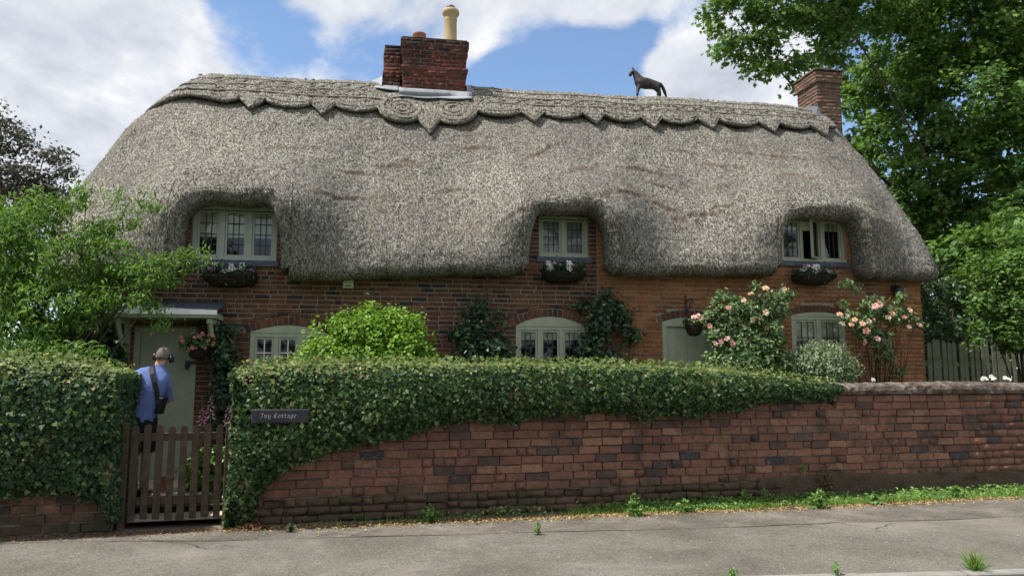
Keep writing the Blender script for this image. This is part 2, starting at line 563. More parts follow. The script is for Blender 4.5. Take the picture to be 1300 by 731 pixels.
M['l_ivy'] = leaf_mat('ivy_leaf', ((0.0, (0.012, 0.034, 0.012)), (0.45, (0.026, 0.064, 0.020)), (0.78, (0.062, 0.125, 0.034)), (0.93, (0.16, 0.22, 0.08)), (1.0, (0.20, 0.20, 0.09))), 0.25, 0.5, 0.3, gain=1.12, dry=0.35)
M['l_hedge'] = leaf_mat('hedge_leaf', ((0.0, (0.012, 0.034, 0.014)), (0.5, (0.024, 0.060, 0.022)), (0.82, (0.055, 0.115, 0.036)), (1.0, (0.17, 0.21, 0.08))), 0.25, 0.5, 0.3, gain=1.12, dry=0.35)
M['l_top'] = leaf_mat('clippings_sunlit_tint', ((0.0, (0.05, 0.095, 0.026)), (0.4, (0.10, 0.165, 0.040)), (0.75, (0.18, 0.23, 0.07)), (0.92, (0.26, 0.25, 0.11)), (1.0, (0.28, 0.19, 0.10))), 0.28, 0.55, 0.25, gain=1.15)  # dry clipped leaves, with the sunlit look of the hedge top put into their colour
M['l_big'] = leaf_mat('maple_leaf', ((0.0, (0.030, 0.072, 0.016)), (0.5, (0.060, 0.125, 0.026)), (1.0, (0.11, 0.18, 0.042))), 0.33, 0.5, 0.3, gain=1.6)
M['l_plum'] = leaf_mat('cherry_leaf', ((0.0, (0.045, 0.105, 0.022)), (0.5, (0.085, 0.175, 0.035)), (1.0, (0.15, 0.25, 0.055))), 0.36, 0.55, 0.22, gain=1.3)
M['l_bush'] = leaf_mat('bright_bush_leaf', ((0.0, (0.08, 0.19, 0.020)), (0.5, (0.155, 0.30, 0.032)), (1.0, (0.25, 0.38, 0.055))), 0.34, 0.5, 0.35, gain=1.1)
M['l_silver'] = leaf_mat('silver_leaf', ((0.0, (0.11, 0.16, 0.085)), (0.5, (0.18, 0.24, 0.14)), (1.0, (0.28, 0.34, 0.22))), 0.25, 0.6, 0.25, gain=1.25)
M['l_climb'] = leaf_mat('climber_leaf', ((0.0, (0.014, 0.036, 0.020)), (0.6, (0.028, 0.062, 0.030)), (0.92, (0.05, 0.09, 0.035)), (1.0, (0.16, 0.24, 0.06))), 0.2, 0.4, gain=1.3)
M['l_rose'] = leaf_mat('rose_leaf', ((0.0, (0.03, 0.06, 0.022)), (0.5, (0.06, 0.11, 0.035)), (1.0, (0.14, 0.20, 0.07))), 0.28, 0.4, gain=1.5)
M['l_dark'] = leaf_mat('dark_tree_leaf', ((0.0, (0.030, 0.032, 0.026)), (0.5, (0.05, 0.05, 0.04)), (1.0, (0.085, 0.075, 0.06))), 0.15, 0.6, 0.2, (1, 0.9, 0.7), gain=2.3)
M['l_ever'] = leaf_mat('evergreen_leaf', ((0.0, (0.016, 0.035, 0.016)), (0.6, (0.028, 0.055, 0.022)), (1.0, (0.055, 0.09, 0.03))), 0.18, 0.4, gain=1.3)
M['grass'] = leaf_mat('grass_blade', ((0.0, (0.06, 0.14, 0.02)), (0.5, (0.11, 0.22, 0.035)), (0.85, (0.17, 0.27, 0.05)), (1.0, (0.30, 0.27, 0.10))), 0.3, 0.5, gain=1.35)
M['l_weed'] = leaf_mat('weed_leaf', ((0.0, (0.06, 0.14, 0.03)), (0.6, (0.11, 0.22, 0.045)), (1.0, (0.18, 0.28, 0.07))), 0.3, 0.5, gain=1.3)
M['l_redweed'] = leaf_mat('reddish_weed_leaf', ((0.0, (0.10, 0.11, 0.04)), (0.5, (0.16, 0.12, 0.06)), (1.0, (0.22, 0.10, 0.07))), 0.25, 0.6)
M['litter'] = leaf_mat('dry_leaf', ((0.0, (0.22, 0.13, 0.06)), (0.5, (0.38, 0.26, 0.11)), (1.0, (0.50, 0.40, 0.20))), 0.1, 0.8, 0.1)
M['litter_brown'] = leaf_mat('brown_leaf', ((0.0, (0.14, 0.07, 0.035)), (0.5, (0.24, 0.13, 0.06)), (1.0, (0.32, 0.19, 0.09))), 0.1, 0.8, 0.1)


def petal_mat(name, stops):
    m, nt, b = mat(name, stops[0][1], 0.6, 0.2)
    oi = N(nt, 'ShaderNodeObjectInfo')
    nt.links.new(ramp_n(nt, oi.outputs['Random'], stops), b.inputs['Base Color'])
    b.inputs['Subsurface Weight'].default_value = 0.0
    return m


M['p_rose'] = petal_mat('rose_petal', ((0.0, (0.72, 0.34, 0.26)), (0.3, (0.80, 0.46, 0.32)), (0.6, (0.82, 0.58, 0.40)), (1.0, (0.85, 0.70, 0.52))))
M['p_pink'] = petal_mat('pink_petal', ((0.0, (0.78, 0.46, 0.42)), (1.0, (0.86, 0.62, 0.55))))
M['p_white'] = petal_mat('white_petal', ((0.0, (0.80, 0.80, 0.74)), (0.7, (0.84, 0.82, 0.78)), (1.0, (0.78, 0.60, 0.70))))
M['p_mauve'] = petal_mat('mauve_petal', ((0.0, (0.46, 0.16, 0.42)), (1.0, (0.60, 0.30, 0.52))))
M['p_fox'] = petal_mat('foxglove_petal', ((0.0, (0.58, 0.20, 0.36)), (1.0, (0.66, 0.32, 0.44))))
M['p_red'] = petal_mat('coral_petal', ((0.0, (0.62, 0.20, 0.18)), (1.0, (0.72, 0.36, 0.30))))

# glass
gm, gnt, gb = mat('window_glass', (0.02, 0.025, 0.03), 0.03, 0.5)
lw = N(gnt, 'ShaderNodeFresnel', i_IOR=1.5)
tp = N(gnt, 'ShaderNodeBsdfTransparent')
gl = N(gnt, 'ShaderNodeBsdfGlossy', i_Roughness=0.03)
tp.inputs[0].default_value = (0.95, 0.97, 0.96, 1)
mx = N(gnt, 'ShaderNodeMixShader')
LK(gnt, lw, 0, mx, 0)
LK(gnt, tp, 0, mx, 1)
LK(gnt, gl, 0, mx, 2)
LK(gnt, mx, 0, gnt.nodes['Material Output'], 0)
M['glass'] = gm


# asphalt
def asphalt(name, c0, c1, c2, sc=1.0):
    m, nt, b = mat(name, c0, 0.92, 0.2)
    t = N(nt, 'ShaderNodeTexCoord')
    v = t.outputs['Object']
    f = noise(nt, 0.9 * sc, 7, 0.65, vec=v, dist=0.5)
    col = ramp_n(nt, f, ((0.30, c0), (0.52, c1), (0.74, c2)))
    vo = N(nt, 'ShaderNodeTexVoronoi', i_Scale=95.0)
    nt.links.new(v, vo.inputs['Vector'])
    sp = N(nt, 'ShaderNodeSeparateColor')
    nt.links.new(vo.outputs['Color'], sp.inputs[0])
    col = mix_n(nt, 0.65, col, ramp_n(nt, sp.outputs[0], ((0.0, 0.14), (0.5, 0.48), (0.9, 0.62), (1.0, 0.98))), 'OVERLAY')
    f4 = noise(nt, 0.35 * sc, 8, 0.7, vec=v, dist=1.2)
    col = mix_n(nt, ramp_n(nt, f4, ((0.52, 0.0), (0.66, 0.55))), col, (c2[0] * 1.2, c2[1] * 1.2, c2[2] * 1.18))
    f3 = noise(nt, 5, 6, 0.7, vec=v)
    col = mix_n(nt, ramp_n(nt, f3, ((0.55, 0.0), (0.72, 0.4))), col, (c0[0] * 0.65, c0[1] * 0.65, c0[2] * 0.65))
    nt.links.new(col, b.inputs['Base Color'])
    bump(nt, b, math_n(nt, 'ADD', vo.outputs['Distance'], noise(nt, 60, 4, 0.6, vec=v)), 0.5, 0.008)
    return m


M['asphalt'] = asphalt('footway_asphalt', (0.105, 0.096, 0.080), (0.152, 0.139, 0.117), (0.205, 0.189, 0.160))
M['asphalt_old'] = asphalt('old_footway_asphalt', (0.092, 0.082, 0.067), (0.145, 0.131, 0.108), (0.22, 0.20, 0.168), 1.8)
M['road'] = asphalt('road_asphalt', (0.06, 0.058, 0.055), (0.085, 0.082, 0.078), (0.11, 0.106, 0.10))
M['kerb'] = worn('concrete_kerb', (0.20, 0.19, 0.17), (0.30, 0.285, 0.255), 6, 0.9, 0.15, 0.3, 0.006)
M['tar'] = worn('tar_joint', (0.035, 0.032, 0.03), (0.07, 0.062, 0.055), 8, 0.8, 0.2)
M['turf'] = worn('turf', (0.05, 0.085, 0.02), (0.09, 0.12, 0.035), 3, 0.95, 0.1, 0.8, 0.03)
# coping: black crust with pale lichen
cm, cnt, cb = mat('coping_crust', (0.05, 0.045, 0.04), 0.95, 0.1)
ge = N(cnt, 'ShaderNodeNewGeometry')
f = noise(cnt, 9, 6, 0.7, vec=ge.outputs['Position'])
col = ramp_n(cnt, f, ((0.28, (0.035, 0.03, 0.028)), (0.46, (0.10, 0.075, 0.06)), (0.60, (0.20, 0.165, 0.14)), (0.72, (0.42, 0.39, 0.35))))
cnt.links.new(col, cb.inputs['Base Color'])
bump(cnt, cb, noise(cnt, 40, 6, 0.7, vec=ge.outputs['Position']), 0.8, 0.02)
M['coping'] = cm
M['plinth'] = worn('mossy_plinth_render', (0.055, 0.045, 0.033), (0.125, 0.088, 0.064), 5, 0.95, 0.1, 1.0, 0.04, c2=(0.085, 0.088, 0.045))
#@@PART2
# ------------------------------------------------------------------ bricks
def brick_protos(tag, m, n=6, jit=0.02, inx=0.025, inz=0.08):
    out = []
    for i in range(n):
        r = np.random.default_rng(100 + i)
        vs = []
        for (y, ix, iz) in ((1.0, 0, 0), (0.16, 0, 0), (0.0, inx, inz)):
            for (sx, sz) in ((-1, -1), (1, -1), (1, 1), (-1, 1)):
                j = r.normal(0, jit, 3) if y < 0.5 else np.zeros(3)
                vs.append((sx * (0.5 - ix) + j[0] * 0.35, y + j[1] * 1.5, sz * (0.5 - iz) + j[2]))
        F = [(0, 1, 5, 4), (1, 2, 6, 5), (2, 3, 7, 6), (3, 0, 4, 7), (4, 5, 9, 8), (5, 6, 10, 9), (6, 7, 11, 10), (7, 4, 8, 11), (8, 9, 10, 11)]
        me = bpy.data.meshes.new(tag)
        me.from_pydata(vs, [], F)
        me.materials.append(m)
        out.append((me, np.array(vs), np.array(F)))
    return out


def courses(x0, x1, z0, z1, pitch, joint, excl, lens, seed=0, wob=0.0):
    """brick courses between x0..x1; excl(zm) gives blocked intervals"""
    r = random.Random(seed)
    out = []
    k = 0
    z = z0
    while z < z1 - pitch * 0.5:
        zm = z + pitch / 2
        segs = [(x0, x1)]
        for (a, b) in excl(zm):
            ns = []
            for (p, q) in segs:
                if b <= p or a >= q:
                    ns.append((p, q))
                else:
                    if a > p: ns.append((p, a))
                    if b < q: ns.append((b, q))
            segs = ns
        for (p, q) in segs:
            x = p
            first = True
            while x < q - 0.02:
                L = r.choice(lens) * r.uniform(0.94, 1.06)
                if first and p > x0 - 1e-6:
                    L *= (0.5 if k % 2 else 1.0) * r.uniform(0.8, 1.1)
                first = False
                e = x + L
                if q - e < 0.09: e = q
                out.append((x + joint / 2, e - joint / 2, z + joint / 2, z + pitch - joint / 2))
                x = e
        z += pitch
        k += 1
    return out


def lay(parent, protos, bl, y0, depth, n_single=0, key=None, Mx=None, jy=0.003, jrot=0.004, seed=1, restname='bricks', arch=None, yfun=None, jz=0.0):
    """lay bricks: the first n_single (by key) as objects of their own, the rest joined"""
    r = random.Random(seed)
    if key: bl = sorted(bl, key=key)
    items = []
    for (a, b, c, d) in bl:
        dy = r.gauss(0, jy)
        if yfun: dy += yfun((a + b) / 2, (c + d) / 2)
        items.append((((a + b) / 2, y0 + dy, (c + d) / 2 + r.gauss(0, jz)), (b - a, depth, d - c), r.gauss(0, jrot), r.choice(protos)))
    for (p, s, rot, pr) in items[:n_single]:
        o = obj('brick', pr[0], None, parent)
        mm = Matrix.Translation(p) @ Matrix.Rotation(rot, 4, 'Y') @ Matrix.Diagonal((*s, 1))
        o.matrix_local = Mx @ mm if Mx is not None else mm
    rest = items[n_single:]
    if rest:
        V, F = [], []
        for i, (p, s, rot, pr) in enumerate(rest):
            mm = Matrix.Translation(p) @ Matrix.Rotation(rot, 4, 'Y') @ Matrix.Diagonal((*s, 1))
            if Mx is not None: mm = Mx @ mm
            A = np.array(mm)
            V.append(pr[1] @ A[:3, :3].T + A[:3, 3])
            F.append(pr[2] + 12 * i)
        me = mesh_np(restname, np.concatenate(V), [np.concatenate(F)])
        obj(restname, me, protos[0][0].materials[0], parent, kind='stuff')


# ------------------------------------------------------------------ the cottage
cottage = thing('thatched_cottage', 'long red brick cottage under a thick grey thatched roof', 'cottage', H.w(0, 0, 0), R(H.deg))
XL, XR, DEP = -6.05, 6.87, 5.0
DORM = [dict(c=-3.985, hw=0.71, head=4.03, x0=-4.60, x1=-3.44, z0=3.27, z1=4.06), dict(c=0.80, hw=0.635, head=4.07, x0=0.42, x1=1.20, z0=3.44, z1=4.10),
        dict(c=4.93, hw=0.735, head=4.16, x0=4.42, x1=5.56, z0=3.48, z1=4.22)]
# openings: x0,x1,z0,spring,rise
OPEN = [(-5.28, -4.46, GZ, 2.30, 0.0), (-3.75, -2.72, 1.30, 2.25, 0.10), (0.06, 1.12, 1.30, 2.385, 0.14), (2.36, 3.20, GZ, 2.47, 0.075), (4.53, 5.47, 1.40, 2.60, 0.06)]


def arch_z(o, x):
    x0, x1, z0, zs, rise = o
    if rise == 0: return zs
    h = (x1 - x0) / 2
    rad = (h * h + rise * rise) / (2 * rise)
    dx = x - (x0 + x1) / 2
    return zs + rise - rad + math.sqrt(max(rad * rad - dx * dx, 0))


def front_excl(band=0.0):
    def f(zm):
        out = []
        for (x0, x1, z0, zs, rise) in OPEN:
            if z0 < zm < zs:
                out.append((x0, x1))
            elif rise > 0 and zs <= zm < zs + rise + 0.15:
                # inside the arch band
                h = (x1 - x0) / 2
                rad = (h * h + rise * rise) / (2 * rise) + 0.135
                cz = zs + rise - (rad - 0.135)
                w2 = rad * rad - (zm - cz) ** 2
                if w2 > 0:
                    w = min(math.sqrt(w2), h + 0.09)
                    out.append(((x0 + x1) / 2 - w, (x0 + x1) / 2 + w))
        for d in DORM:
            if d['z0'] - 0.02 < zm < d['z1']:
                out.append((d['x0'], d['x1']))
        if zm > 3.42:
            edges = [-9] + [v for d in DORM for v in (d['c'] - d['hw'] - 0.05, d['c'] + d['hw'] + 0.05)] + [9]
            for i in range(0, len(edges), 2):
                out.append((edges[i], edges[i + 1]))
        return sorted(out)
    return f


# wall backing (mortar) with true openings and reveals
def wall_backing():
    mb = MB()
    xs = sorted({XL, XR} | {v for o in OPEN for v in o[:2]} | {v for d in DORM for v in (d['x0'], d['x1'], d['c'] - d['hw'] - 0.05, d['c'] + d['hw'] + 0.05)})
    zs = sorted({0.0, 3.42, 4.3} | {v for o in OPEN for v in (o[2], o[3] + o[4])} | {v for d in DORM for v in (d['z0'], d['z1'])})

    def solid(x, z):
        for (x0, x1, z0, zsp, rise) in OPEN:
            if x0 < x < x1 and z0 < z < zsp + rise: return False
        ind = False
        for d in DORM:
            if d['x0'] < x < d['x1'] and d['z0'] < z < d['z1']: return False
            if d['c'] - d['hw'] - 0.05 < x < d['c'] + d['hw'] + 0.05: ind = True
        return z < 3.42 or ind
    for i in range(len(xs) - 1):
        for j in range(len(zs) - 1):
            if solid((xs[i] + xs[i + 1]) / 2, (zs[j] + zs[j + 1]) / 2):
                mb.add([(xs[i], .005, zs[j]), (xs[i + 1], .005, zs[j]), (xs[i + 1], .005, zs[j + 1]), (xs[i], .005, zs[j + 1])], [(0, 1, 2, 3)])
    for o in OPEN:
        x0, x1, z0, zsp, rise = o
        n = 10 if rise else 1
        for k in range(n):
            a, b = x0 + (x1 - x0) * k / n, x0 + (x1 - x0) * (k + 1) / n
            za, zb = arch_z(o, a), arch_z(o, b)
            if rise:
                mb.add([(a, .005, za), (b, .005, zb), (b, .005, zsp + rise), (a, .005, zsp + rise)], [(0, 1, 2, 3)])
            mb.add([(a, 0, za), (b, 0, zb), (b, 0.2, zb), (a, 0.2, za)], [(0, 1, 2, 3)])
        for x in (x0, x1):
            mb.add([(x, 0, z0), (x, 0.2, z0), (x, 0.2, zsp), (x, 0, zsp)], [(0, 1, 2, 3)])
        mb.add([(x0, 0, z0), (x1, 0, z0), (x1, 0.2, z0), (x0, 0.2, z0)], [(0, 1, 2, 3)])
    for d in DORM:
        x0, x1, z0, z1 = d['x0'], d['x1'], d['z0'], d['z1']
        for x in (x0, x1):
            mb.add([(x, 0, z0), (x, 0.2, z0), (x, 0.2, z1), (x, 0, z1)], [(0, 1, 2, 3)])
        for z in (z0, z1):
            mb.add([(x0, 0, z), (x1, 0, z), (x1, 0.2, z), (x0, 0.2, z)], [(0, 1, 2, 3)])
    return mb


front = wall_backing().build('front_wall', M['mortar'], cottage)
pd = brick_protos('brick', M['brick_dark'])
po = brick_protos('brick', M['brick_orange'])
XSEAM = 1.33
LEN_F = (0.225, 0.225, 0.215, 0.11)
ex = front_excl()
left_b = courses(XL, XSEAM, 0.0, 4.3, 0.068, 0.010, ex, LEN_F, 3)
right_b = courses(XSEAM, XR, 0.02, 4.3, 0.068, 0.008, ex, LEN_F, 4)


def vis_key(q):
    x, z = (q[0] + q[1]) / 2, (q[2] + q[3]) / 2
    hid = 0
    if z < 1.80 or z > 3.14: hid = 1
    if x < -4.3 or (-3.0 < x < -1.0 and z < 2.6): hid = 1
    if q[1] - q[0] < 0.16: hid += 0.5
    p = H.w(x, 0, z)
    return (hid, (p - Vector((0, 0, 1.6))).length)


lay(front, pd, left_b, -0.004, 0.06, 150, vis_key, seed=5, jy=0.0016)
lay(front, po, right_b, -0.003, 0.06, 70, lambda q: (vis_key(q)[0] + (1 if 3.2 < q[0] < 4.5 else 0), vis_key(q)[1]), seed=6, jy=0.0014)

# gables and back
side = MB()
for x in (XL, XR):
    side.add([(x, 0, 0), (x, DEP, 0), (x, DEP, 3.5), (x, DEP / 2, 5.0), (x, 0, 3.5)], [(0, 1, 2, 3, 4)])
side.add([(XL, DEP, 0), (XR, DEP, 0), (XR, DEP, 3.4), (XL, DEP, 3.4)], [(0, 1, 2, 3)])
gable = side.build('gable_wall', M['mortar'], cottage)
gb_l = []
for (mm, W2) in ((Matrix.Translation((XR, 0, 0)) @ Matrix.Rotation(R(90), 4, 'Z'), DEP), (Matrix.Translation((XL, DEP, 0)) @ Matrix.Rotation(R(-90), 4, 'Z'), DEP)):
    bl = courses(0, W2, 0, 3.4, 0.068, 0.01, lambda z: [], LEN_F, 8)
    lay(gable, po, bl, -0.010, 0.05, 0, Mx=mm, seed=9)
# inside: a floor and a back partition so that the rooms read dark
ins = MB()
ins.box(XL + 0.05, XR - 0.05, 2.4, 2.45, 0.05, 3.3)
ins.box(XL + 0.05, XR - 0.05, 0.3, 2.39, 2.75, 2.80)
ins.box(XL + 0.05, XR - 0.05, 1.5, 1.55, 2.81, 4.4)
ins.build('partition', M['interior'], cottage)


# brick arches over the ground floor openings
def arch_bricks(o, hgt=0.125, m=None, y=-0.013, outer=True):
    x0, x1, z0, zs, rise = o
    h = (x1 - x0) / 2
    xc = (x0 + x1) / 2
    if rise == 0: return
    rad = (h * h + rise * rise) / (2 * rise)
    cz = zs + rise - rad
    a0 = math.asin(min((h + 0.05) / rad, 0.99))
    mb = MB()
    n = max(int(2 * a0 * rad / 0.072), 8)
    for i in range(n):
        a = -a0 + 2 * a0 * (i + 0.5) / n
        Mx = Matrix.Translation((xc, 0, cz)) @ Matrix.Rotation(a, 4, 'Y')
        w = a0 * rad / n - 0.005
        j = random.gauss(0, 0.003)
        mb.cbox(-w, w, y + j, 0.05, rad + 0.006, rad + hgt + random.gauss(0, 0.004), 0.006, Mx)
    if outer:
        n2 = n // 2
        for i in range(n2):
            a = -a0 + 2 * a0 * (i + 0.5) / n2
            Mx = Matrix.Translation((xc, 0, cz)) @ Matrix.Rotation(a, 4, 'Y')
            w = a0 * (rad + hgt) / n2 - 0.006
            mb.cbox(-w, w, y, 0.05, rad + hgt + 0.012, rad + hgt + 0.055, 0.006, Mx)
    mb.build('brick_arch', m, front, kind='stuff')


arch_bricks(OPEN[1], 0.12, M['brick_dark'])
arch_bricks(OPEN[2], 0.12, M['brick_dark'])
arch_bricks(OPEN[3], 0.11, M['brick_dark'], outer=False)
arch_bricks(OPEN[4], 0.11, M['brick_dark'], outer=False)


# windows
def window(x0, x1, z0, z1, y, cols, fm, rows_=4, bars=3, fw=0.05, sw=0.032, blind=0.0, curtain=False, arch=None, barmat=None, barw=0.006, skip_sash=None, mull=0.055, name='window'):
    mb = MB()
    d0, d1 = y, y + 0.07
    if arch:
        pts = [(x0, z1 - 0.012)] + [(x0 + (x1 - x0) * k / 14, arch_z(arch, x0 + (x1 - x0) * k / 14) - 0.003) for k in range(15)] + [(x1, z1 - 0.012)]
        mb.prism(pts[::-1], d0 - 0.012, d1 - 0.003)
        mb.box(x0, x1, d0 - 0.002, d1, z1 - fw - 0.011, z1 - 0.0125)
    else:
        mb.box(x0, x1, d0, d1, z1 - fw, z1)
    mb.box(x0 - 0.01, x1 + 0.01, d0 - 0.05, d1 + 0.002, z0, z0 + fw)
    for x in (x0, x1 - fw):
        mb.box(x, x + fw, d0 - 0.001, d1, z0 + fw, z1 - fw - 0.012)
    ws = (x1 - x0 - 2 * fw - (cols - 1) * mull) / cols
    lights = []
    for i in range(cols):
        a = x0 + fw + i * (ws + mull)
        lights.append((a, a + ws))
        if i: mb.box(a - mull, a, d0 - 0.001, d1, z0 + fw, z1 - fw - 0.012)
    wn = mb.build(name, fm, cottage)
    za, zb = z0 + fw, z1 - fw - 0.012
    for i, (a, b) in enumerate(lights):
        sm = MB()
        off = None
        if skip_sash == i:   # casement standing ajar: hinged on its right stile, swung out
            off = Matrix.Translation((b, y + 0.005, 0)) @ Matrix.Rotation(R(38), 4, 'Z') @ Matrix.Translation((-b, -(y + 0.005), 0))
        e = 0.003
        ya, yb = y + 0.012, y + 0.05
        for (p, q, r_, s_) in ((a + e, a + sw, za + e, zb - e), (b - sw, b - e, za + e, zb - e), (a + sw, b - sw, za + e, za + sw), (a + sw, b - sw, zb - sw, zb - e)):
            sm.box(p, q, ya, yb, r_, s_, off)
        so = sm.build('casement', fm, wn)
        pm = MB()
        pm.box(a + sw * 0.8, b - sw * 0.8, y + 0.03, y + 0.034, za + sw * 0.8, zb - sw * 0.8, off)
        pm.build('pane', M['glass'], wn)
        bm_ = MB()
        for k in range(1, bars):
            x = a + sw + (b - a - 2 * sw) * k / bars
            bm_.box(x - barw, x + barw, y + 0.022, y + 0.0285, za + sw, zb - sw, off)
        for k in range(1, rows_):
            z = za + sw + (zb - za - 2 * sw) * k / rows_
            bm_.box(a + sw, b - sw, y + 0.0235, y + 0.029, z - barw, z + barw, off)
        bm_.build('glazing_bar', barmat or M['leadbar'], wn)
        if blind:
            zb2 = zb - (zb - za) * blind
            bl = MB()
            bl.box(a + 0.004, b - 0.004, y + 0.052, y + 0.056, zb2, zb)
            bl.box(a + 0.004, b - 0.004, y + 0.0515, y + 0.066, zb2 - 0.012, zb2 + 0.012)
            bl.build('blind', M['paint_cream'], wn)
        if curtain:
            cm_ = MB()
            n = 22
            vs, fs = [], []
            for k in range(n + 1):
                x = a + (b - a) * k / n
                yy = y + 0.12 + 0.012 * math.sin(k * 1.9)
                vs += [(x, yy, za), (x, yy, zb)]
            fs = [(2 * k, 2 * k + 2, 2 * k + 3, 2 * k + 1) for k in range(n)]
            cm_.add(vs, fs)
            cm_.build('curtain', M['curtain'], wn)
    return wn


d = DORM[0]; window(d['x0'], d['x1'], d['z0'], d['z1'], 0.06, 3, M['paint_pale'], 4, 3, blind=0.55, barmat=M['leadbar'], fw=0.055, mull=0.075)
d = DORM[1]; window(d['x0'], d['x1'], d['z0'], d['z1'], 0.06, 2, M['paint_sage'], 4, 3, curtain=True, fw=0.05, mull=0.06)
d = DORM[2]; window(d['x0'], d['x1'], d['z0'], d['z1'], 0.06, 3, M['paint_sage'], 1, 3, blind=0.22, fw=0.045, skip_sash=1, mull=0.05)
for d in DORM:   # timber sill under each upper window
    MB().box(d['x0'] - 0.04, d['x1'] + 0.04, -0.035, 0.05, d['z0'] - 0.085, d['z0'] - 0.003).build('window_sill', M['slate'], cottage)
o = OPEN[1]; window(o[0], o[1], o[2], o[3], 0.012, 3, M['paint_sage'], 4, 2, arch=o, barmat=M['white'], barw=0.008, mull=0.06, fw=0.06)
o = OPEN[2]; window(o[0], o[1], o[2], o[3], 0.012, 3, M['paint_sage'], 4, 3, arch=o, mull=0.055, fw=0.05, blind=0.14)
o = OPEN[4]; window(o[0], o[1], o[2], o[3], 0.012, 2, M['paint_sage'], 4, 3, arch=o, mull=0.055, fw=0.055, blind=0.3)


# doors
def door(o, m, y=0.03, boards=5, fr=0.075, panel=False, label=None):
    x0, x1, z0, zs, rise = o
    mb = MB()
    for (a, b) in ((x0, x0 + fr), (x1 - fr, x1)):
        mb.box(a, b, y - 0.02, y + 0.08, z0, zs - 0.005)
    if rise:
        pts = [(x0, zs - 0.07)] + [(x0 + (x1 - x0) * k / 10, arch_z(o, x0 + (x1 - x0) * k / 10) - 0.003) for k in range(11)] + [(x1, zs - 0.07)]
        mb.prism(pts[::-1], y - 0.026, y + 0.075)
        top = zs - 0.07
    else:
        mb.box(x0 + fr, x1 - fr, y - 0.02, y + 0.08, zs - fr, zs - 0.005)
        top = zs - fr
    fo = mb.build('door_frame', m, cottage)
    a, b = x0 + fr, x1 - fr
    w = (b - a) / boards
    dr = MB()
    dr.box(a, b, y + 0.022, y + 0.05, z0 + 0.02, top)
    dm = dr.build('door', m, cottage)
    for k in range(boards):
        q = MB()
        q.cbox(a + k * w + 0.002, a + (k + 1) * w - 0.002, y + 0.012, y + 0.03, z0 + 0.022, top - 0.002, 0.004)
        q.build('door_board', m, dm)
    return dm


d1 = door(OPEN[0], M['paint_sage'], boards=1)
lt = MB()
lt.box(-4.60, -4.56, -0.012, 0.04, 1.72, 1.84).box(-4.58, -4.45, -0.03, -0.013, 1.80, 1.84)
lt.build('latch', M['iron'], d1)
d2 = door(OPEN[3], M['paint_sage'], boards=4)
hm = MB()
hm.lathe([(0.0, -0.02), (0.022, -0.018), (0.03, 0), (0.022, 0.018), (0.0, 0.02)], (3.09, 0.01, 1.45), 10)
hm.build('door_knob', M['iron'], d2)

# canopy over the left door
cn = MB()
cn.add([(-5.46, -0.56, 2.475), (-4.10, -0.56, 2.475), (-4.10, 0.0, 2.63), (-5.46, 0.0, 2.63), (-5.46, -0.56, 2.50), (-4.10, -0.56, 2.50), (-4.10, 0.0, 2.665), (-5.46, 0.0, 2.665)],
       [(0, 3, 2, 1), (4, 5, 6, 7), (0, 1, 5, 4), (1, 2, 6, 5), (2, 3, 7, 6), (3, 0, 4, 7)])
can = cn.build('door_canopy', M['slate'], cottage)
fa = MB()
fa.box(-5.47, -4.09, -0.58, -0.561, 2.44, 2.502)
fa.build('fascia', M['white'], can)
un = MB()
un.box(-5.44, -4.12, -0.555, -0.02, 2.40, 2.472)
un.build('soffit', M['paint_sage'], can)
for x in (-5.36, -4.20):
    br = MB()
    br.box(x - 0.035, x + 0.035, -0.07, -0.012, 1.82, 2.398)
    br.box(x - 0.034, x + 0.034, -0.50, -0.071, 2.33, 2.397)
    br.tube([(x, -0.06, 1.88), (x, -0.24, 2.06), (x, -0.46, 2.34)], 0.036, 4)
    br.build('bracket', M['paint_sage'], can)

# ------------------------------------------------------------------ thatch
RX = np.array([-5.6, -5.38, -4.6, -3.2, -2.1, -0.2, 1.2, 2.7, 4.4, 6.0, 6.7, 7.2])
RZ = np.array([6.82, 6.86, 6.87, 6.90, 6.93, 6.95, 6.94, 6.96, 7.00, 6.98, 6.93, 6.84])
EX = np.array([-6.3, -4.9, -3.06, -2.3, -1.2, 0.27, 1.2, 2.3, 3.7, 4.25, 5.6, 6.9, 7.2])
EZ = np.array([3.02, 3.00, 2.99, 3.03, 3.10, 3.17, 3.16, 3.19, 3.23, 3.24, 3.21, 3.22, 3.24])
zt = np.array([2.5, 2.9, 3.15, 3.4, 3.68, 4.2, 4.85, 5.8, 6.45, 6.8, 6.92, 6.98])
yt = np.array([-.43, -.45, -.42, -.33, -.17, .17, .62, 1.33, 1.88, 2.22, 2.38, 2.5])
zd = np.linspace(2.5, 6.98, 400)
yd = np.interp(zd, zt, yt)
kern = np.ones(31) / 31
yd = np.convolve(np.pad(yd, 15, mode='edge'), kern, 'valid')
yd[-1] = 2.5
XLz = (np.array([2.9, 4.1, 5.2, 6.2, 6.55, 6.85, 7.0]), np.array([-6.92, -6.80, -6.43, -5.92, -5.66, -5.36, -5.2]))
XRz = (np.array([2.9, 4.1, 5.8, 6.6, 7.0]), np.array([7.24, 7.17, 7.08, 7.02, 6.92]))
CL, CR = -4.9, 6.62


def ridge_z(X): return np.interp(X, RX, RZ)


def sstep(a, b, x):
    t = np.clip((x - a) / (b - a), 0, 1)
    return t * t * (3 - 2 * t)


